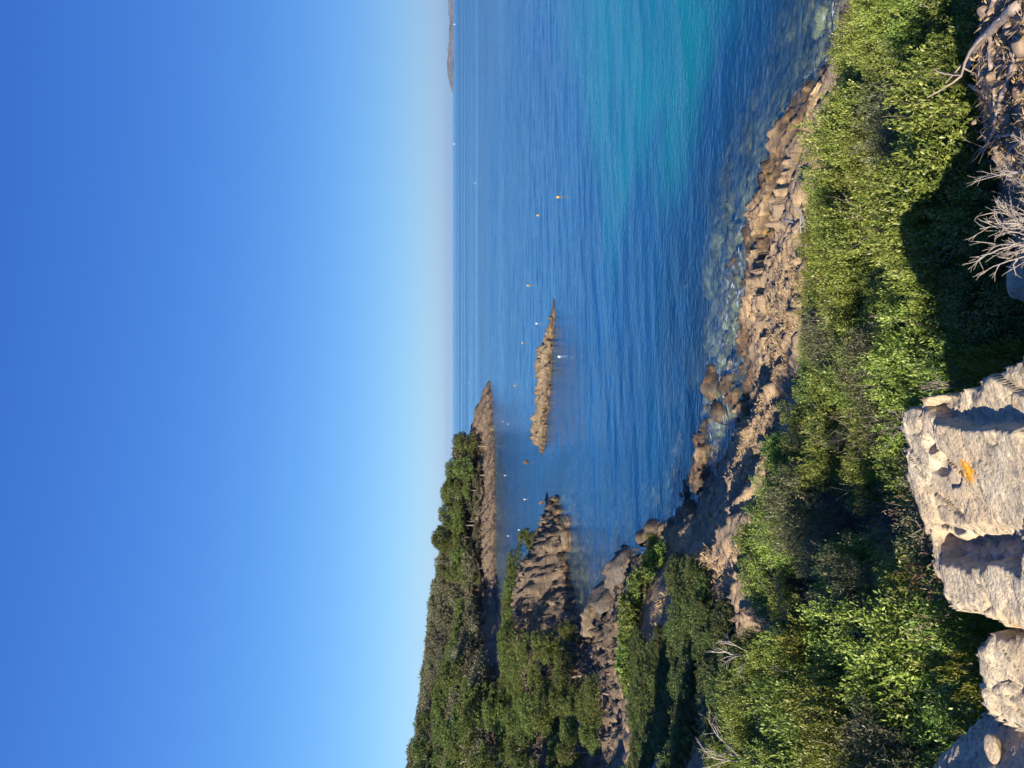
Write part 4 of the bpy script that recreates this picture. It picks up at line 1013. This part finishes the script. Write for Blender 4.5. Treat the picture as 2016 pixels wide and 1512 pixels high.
def hit(px, py, lift=0.0):
    ds = np.arange(2.6, 9, 0.04)
    q = np.array([P(px, py, d) for d in ds])
    g = height(q[:, 0], q[:, 1])[0]
    k = np.argmax(q[:, 2] < g)
    return (q[k, 0], q[k, 1], g[k] + lift)
def stick(name, pxs, label, rad, mat, cat='branch', lift=0.03, group=None, fork=0):
    """a branch lying on the slope: control points as (px, py, d)"""
    pts = [np.array(hit(p[0], p[1], rad * .7) if name == 'root' else P(*p)) for p in pxs]
    cv = []
    for i in range(len(pts) - 1):
        for t in np.linspace(0, 1, 6, endpoint=False): cv.append(pts[i] * (1 - t) + pts[i + 1] * t)
    cv.append(pts[-1]); cv = np.array(cv)
    for _ in range(3): cv[1:-1] = (cv[:-2] + 2 * cv[1:-1] + cv[2:]) / 4
    rnd = np.random.default_rng(int(pxs[0][0] + pxs[0][1]))
    n = len(cv); r = [rad * (1 - .45 * i / n) * rnd.uniform(.85, 1.12) for i in range(n)]
    tb = Tubes(); org = cv[0].copy(); cv = cv - org + rnd.normal(size=cv.shape) * rad * .12
    tb.tube([cv[0]] + list(cv) + [cv[-1]], [rad * .05] + r + [rad * .03], 7)
    for k in range(fork):
        i = rnd.integers(n // 3, n - 1)
        branch(tb, cv[i], cv[min(i + 1, n - 1)] - cv[i - 1] + rnd.normal(size=3) * (.06, .06, .02), min(.5 if name == 'root' else 9, np.linalg.norm(cv[-1]) * .22), r[i] * .5, 1, rnd, .15, (1, 3), .5, 4)
    return tag(obj(name, tb.mesh(name, mat), loc=org), label, cat, group)
# driftwood on the shore rocks
stick('driftwood', [(1562, 385, 26), (1580, 425, 25), (1590, 470, 24)], 'bleached driftwood branch lying over the shaded shore rock', .07, MAT_DEAD, fork=6)
stick('driftwood', [(1545, 432, 27.5), (1565, 438, 26), (1590, 468, 24)], 'pale forked stick beside the bleached driftwood branch', .05, MAT_DEAD, fork=3)
stick('driftwood', [(1612, 578, 22), (1606, 610, 22), (1618, 640, 22)], 'crooked white driftwood at the scrub edge', .09, MAT_DEAD)
stick('driftwood', [(1606, 663, 22.3), (1622, 662, 22), (1634, 664, 21.5)], 'short curved white driftwood below the crooked one', .06, MAT_DEAD)
# roots and fallen wood on the bare bank
for k, (pl, rd, lb, mt) in enumerate((
    ([(2016, 10, 3.9), (1960, 60, 4.3), (1925, 100, 4.6), (1905, 150, 4.8)], .055, 'thick pale root running down from the frame corner', MAT_ROOT),
    ([(1918, -10, 4.9), (1915, 20, 4.8)], .045, 'sawn pale root end at the top frame edge', MAT_ROOT),
    ([(1908, 27, 4.85), (1935, 45, 4.5), (1945, 90, 4.4)], .04, 'pale stub of root beside the thick root', MAT_ROOT),
    ([(1965, -5, 4.3), (1945, 45, 4.45), (1930, 60, 4.6)], .03, 'thin root crossing the thick root', MAT_ROOT),
    ([(1960, 70, 4.2), (1910, 66, 4.7), (1893, 88, 4.95), (1897, 100, 4.9), (1915, 90, 4.7)], .018, 'looped pale root curling above the scrub', MAT_ROOT),
    ([(1923, 75, 4.65), (1912, 100, 4.75), (1908, 112, 4.8)], .028, 'short pale root prong inside the loop', MAT_ROOT),
    ([(1955, 60, 4.3), (1957, 90, 4.3), (1958, 140, 4.3), (1950, 150, 4.35)], .035, 'upright tan root on the sunlit bank', MAT_ROOT),
    ([(1880, 140, 5.2), (1905, 160, 4.9), (1930, 180, 4.7)], .03, 'forked root lying on the sunlit bank', MAT_ROOT),
    ([(1870, 205, 5.3), (1885, 235, 5.1), (1890, 255, 5.05)], .05, 'sunlit root at the edge of the scrub', MAT_ROOT),
    ([(2005, 130, 4.0), (1985, 180, 4.15), (1970, 220, 4.3), (1960, 270, 4.35), (1945, 310, 4.45), (1930, 335, 4.6)], .035, 'long dark branch lying down the shaded bank', MAT_ROOT),
    ([(1930, 335, 4.6), (1915, 318, 4.75), (1900, 290, 4.9), (1905, 240, 4.85)], .03, 'bent shaded branch meeting the long dark branch', MAT_ROOT),
    ([(1860, 255, 5.4), (1880, 290, 5.15), (1890, 320, 5.05)], .035, 'twisted grey root at the foot of the scrub', MAT_ROOT),
    ([(1952, 265, 4.35), (1935, 262, 4.6), (1920, 256, 4.7)], .016, 'thin forked stick on the shaded bank', MAT_ROOT),
    ([(1885, 330, 5.1), (1910, 335, 4.8), (1935, 340, 4.6)], .014, 'thin root at the lower end of the bank', MAT_ROOT))):
    stick('root', pl, lb, rd * (0.65 if k == 0 else 0.6), mt, 'root', fork=2 if k in (0, 9) else 0)
for k in range(30):
    px, py = RNG.uniform(1885, 2010), RNG.uniform(0, 330); a = RNG.uniform(0, 6.28); ln = RNG.uniform(25, 75)
    pl = [(px, py, 0), (px + ln * math.cos(a) * .5 + RNG.normal() * 8, py + ln * math.sin(a) * .5 + RNG.normal() * 8, 0), (px + ln * math.cos(a), py + ln * math.sin(a), 0)]
    stick('root', pl, 'thin tan root lying across the bare bank', RNG.uniform(.005, .013), MAT_ROOT, 'root', group='thin roots on the bare bank', fork=int(RNG.integers(0, 2)))
# stones of the bank
sp = [rock_mesh('stone', 300 + k, (1, (.55, .9, .7)[k % 3], (.35, .6, .45)[k % 3]), MAT_STONE, ICO3, 16, .03) for k in range(9)]
for k in range(60):
    px, py = RNG.uniform(1875, 2030), RNG.uniform(-10, 350)
    d = float(np.interp(px, (1875, 2030), (5.4, 3.7)))
    x, y, z = hit(px, py)
    s_ = float(np.clip(abs(RNG.normal()) * .035 + .025, .02, .10))
    o = obj('stone', sp[k % 9], loc=(x, y, z + .2 * s_), scale=s_); o.rotation_euler = (RNG.normal() * .4, RNG.normal() * .4, RNG.uniform(0, 6))
    tag(o, 'loose angular stone lying on the bare root covered bank', 'stone', 'loose stones of the bare bank')

# ------------------------------------------------------------------ dry grass
mt_g, nt_g, b_g = new_mat('dry_grass')
at_g = N(nt_g, 'ShaderNodeAttribute', attribute_name='tint')
L(nt_g, ramp(nt_g, at_g.outputs['Fac'], [(0, (0.12, 0.08, 0.045)), (.5, (0.28, 0.20, 0.11)), (1, (0.45, 0.34, 0.19))]), b_g.inputs['Base Color']); b_g.inputs['Roughness'].default_value = .9
def grass(name, X, Y, ln, wd, lean, label):
    Z = height(X, Y)[0]; n = len(X)
    a = RNG.uniform(0, 6.28, n); l = ln * RNG.uniform(.5, 1.4, n)
    d = np.stack([np.cos(a) * lean * RNG.random(n), np.sin(a) * lean * RNG.random(n), np.ones(n)], -1); d /= np.linalg.norm(d, axis=1)[:, None]
    p = np.stack([X, Y, Z - .01], -1); s_ = np.stack([-np.sin(a), np.cos(a), 0 * a], -1) * (wd * .5)
    V = np.stack([p - s_, p + s_, p + d * l[:, None] * .6 + s_ * .7 , p + d * l[:, None] + np.stack([np.cos(a), np.sin(a), -.3 + 0 * a], -1) * (l * .35)[:, None]], 1).reshape(-1, 3)
    o = obj(name, mesh_np(name, V, np.arange(n * 4).reshape(-1, 4), mt_g, False, {'tint': ('FACE', RNG.random(n))}))
    o['label'] = label; o['category'] = 'grass'; o['kind'] = 'stuff'
def scatter(n, pxr, pyr, dfun, jit, clump):
    c = np.stack([RNG.uniform(*pxr, clump), RNG.uniform(*pyr, clump)], -1)
    k = c[RNG.integers(clump, size=n)]
    px = k[:, 0]; py = k[:, 1]; d = dfun(px)
    X = (756 - py) / FPX * d * 1.1 + RNG.normal(size=n) * jit; Y = d + RNG.normal(size=n) * jit
    ok = (base_h(X, Y) > 1.0)
    return X[ok], Y[ok]
X, Y = scatter(15000, (1480, 1610), (520, 930), lambda p: np.interp(p, (1480, 1610), (32, 22)), .22, 260)
grass('dry_grass', X, Y, .12, .007, 1.3, 'dry straw coloured grass tufts on the rocky slope above the shore')
X, Y = scatter(4200, (1880, 2040), (-20, 640), lambda p: np.interp(p, (1880, 2040), (5.6, 3.6)), .07, 320)
grass('dry_grass', X, Y, .06, .0028, 2.0, 'dry straw and grass litter on the bare bank')
X, Y = scatter(7000, (1290, 1440), (1060, 1440), lambda p: np.interp(p, (1290, 1440), (40, 22)), .3, 200)
grass('dry_grass', X, Y, .2, .014, 1.0, 'dry grass between the shrubs of the shaded slope')

# ------------------------------------------------------------------ buoys and boats
def flat_mat(name, c, rough=.5):
    mt, nt, b = new_mat(name)
    oc = N(nt, 'ShaderNodeTexCoord').outputs['Object']
    L(nt, mixc(nt, tex_noise(nt, oc, 6, 4), c, tuple(v * .7 for v in c)), b.inputs['Base Color']); b.inputs['Roughness'].default_value = rough
    return mt
def lathe(prof, n=14):
    V, F = [], []
    for r, z in prof:
        for j in range(n):
            t = 2 * math.pi * j / n; V.append((r * math.cos(t), r * math.sin(t), z))
    for i in range(len(prof) - 1):
        for j in range(n):
            a, b = i * n + j, i * n + (j + 1) % n; F.append((a, b, b + n, a + n))
    return np.array(V), np.array(F)
M_Y, M_W, M_D = flat_mat('yellow_buoy', (.75, .45, .03)), flat_mat('white_buoy', (.62, .62, .58)), flat_mat('dark_float', (.06, .06, .07))
def buoy_me(mat): return mesh_np('float_body', *lathe([(0.02, -.28), (.16, -.24), (.27, -.08), (.29, .06), (.24, .22), (.13, .33), (.06, .36), (.055, .44), (.01, .45)]), mat, True)
def ring_me(mat):
    R_, r_ = .07, .02; V, F = [], []
    for i in range(10):
        for j in range(6):
            a, b = 2 * math.pi * i / 10, 2 * math.pi * j / 6
            V.append(((R_ + r_ * math.cos(b)) * math.cos(a), r_ * math.sin(b), .5 + (R_ + r_ * math.cos(b)) * math.sin(a)))
            F.append((i * 6 + j, ((i + 1) % 10) * 6 + j, ((i + 1) % 10) * 6 + (j + 1) % 6, i * 6 + (j + 1) % 6))
    return mesh_np('mooring_ring', V, F, mat, True)
BM = {k: (buoy_me(v), ring_me(M_D)) for k, v in (('y', M_Y), ('w', M_W), ('d', M_D))}
for px, py, c, s_, lb in ((1099, 388, 'y', 1.0, 'largest yellow buoy, nearest the turquoise water'), (1059, 424, 'y', .9, 'yellow buoy beyond the one nearest the turquoise water'), (1040, 562, 'y', 1.0, 'pale yellow buoy right of the islet tip'), (1057, 637, 'w', 1.0, 'white buoy just behind the low end of the islet'),
        (1029, 675, 'y', 1.0, 'yellow buoy behind the middle of the islet'), (1014, 759, 'y', 1.0, 'yellow buoy between islet and headland tip'), (1102, 702, 'w', 1.15, 'big white buoy in front of the islet'), (924, 754, 'w', 2.0, 'tiny white buoy far out off the headland tip'),
        (990, 830, 'y', .8, 'small pale buoy off the headland, farther of a pair'), (1000, 835, 'w', .8, 'small white buoy off the headland, nearer of a pair'), (994, 936, 'w', 1.0, 'white buoy off the headland cliff under the pines'), (1033, 983, 'w', .9, 'white buoy beyond the reef off the promontory tip'),
        (1000, 1055, 'w', 1.0, 'white buoy close to the headland reflection'), (1022, 1043, 'w', 1.0, 'white buoy in the middle of the cove mouth'), (1020, 1026, 'd', .7, 'small dark float beside the white cove buoy'), (935, 361, 'w', 2.0, 'tiny pale buoy far out on the open sea')):
    x, y, z = W(px, py, 0)
    r = obj('buoy', None, loc=(x, y, .02), scale=s_ * .62); tag(r, lb, 'buoy', 'mooring buoys in the bay')
    obj('float_body', BM[c][0], r); obj('mooring_ring', BM[c][1], r)
for px, py, d, lb in ((894, 50, 3800, 'distant white sailing boat below the far hills'), (895, 285, 4200, 'distant white sailing boat alone on the horizon')):
    x = (756 - py) / FPX * d
    r = obj('sailing_boat', None, loc=(x, d, 0), rz=.4); tag(r, lb, 'boat')
    hv, hf = [], []
    for i, t in enumerate(np.linspace(-1, 1, 7)):
        w = 1.7 * (1 - abs(t) ** 2.5 * (.5 if t < 0 else 1)) + .05
        hv += [(t * 5.5, -w, 1.1), (t * 5.3, 0, -.6), (t * 5.5, w, 1.1)]
    for i in range(6):
        a = i * 3; hf += [(a, a + 3, a + 4, a + 1), (a + 1, a + 4, a + 5, a + 2), (a + 2, a + 5, a + 3, a)]
    obj('hull', mesh_np('hull', hv, hf, M_W, True), r)
    tb = Tubes(); tb.tube([(.4, 0, 0), (.4, 0, 13)], [.09, .06], 6); obj('mast', tb.mesh('mast', M_D), r)
    def sail(p):
        a, b, c = [np.array(q, float) for q in p]; V, F = [], []
        for i in range(6):
            for j in range(6):
                u, v = i / 5, j / 5; q = a * (1 - u) + (b * (1 - v) + c * v) * u; q[1] += .5 * math.sin(u * 3.1) * math.sin(v * 3.1) ; V.append(q)
        for i in range(5):
            for j in range(5): k = i * 6 + j; F.append((k, k + 1, k + 7, k + 6))
        return mesh_np('sail', V, F, M_W, True)
    obj('sail', sail(((.3, 0, 12.6), (.3, 0, 1.9), (-4.6, 0, 1.9))), r); obj('sail', sail(((.5, 0, 11.5), (.6, 0, 1.6), (5.2, 0, 1.5))), r)
#--TAIL3--
# ------------------------------------------------------------------ sea air
def haze():
    B = 31000.0
    x0, x1, y0, y1, z0, z1 = -B, B, -900.0, B, -13.0, 230.0
    V = [(x, y, z) for z in (z0, z1) for y in (y0, y1) for x in (x0, x1)]
    F = [(0, 2, 3, 1), (4, 5, 7, 6), (0, 1, 5, 4), (2, 6, 7, 3), (0, 4, 6, 2), (1, 3, 7, 5)]
    mt = bpy.data.materials.new('sea_air'); mt.use_nodes = True; nt = mt.node_tree
    nt.nodes.remove(nt.nodes['Principled BSDF'])
    v = N(nt, 'ShaderNodeVolumePrincipled')
    v.inputs['Color'].default_value = (0.36, 0.66, 1.0, 1); v.inputs['Density'].default_value = 1.5e-5; v.inputs['Anisotropy'].default_value = 0.2
    L(nt, v.outputs[0], nt.nodes['Material Output'].inputs['Volume'])
    o = obj('haze', mesh_np('haze', V, F, mt)); o['kind'] = 'stuff'; o['label'] = 'thin blue sea air over the whole bay'; o['category'] = 'haze'
haze()
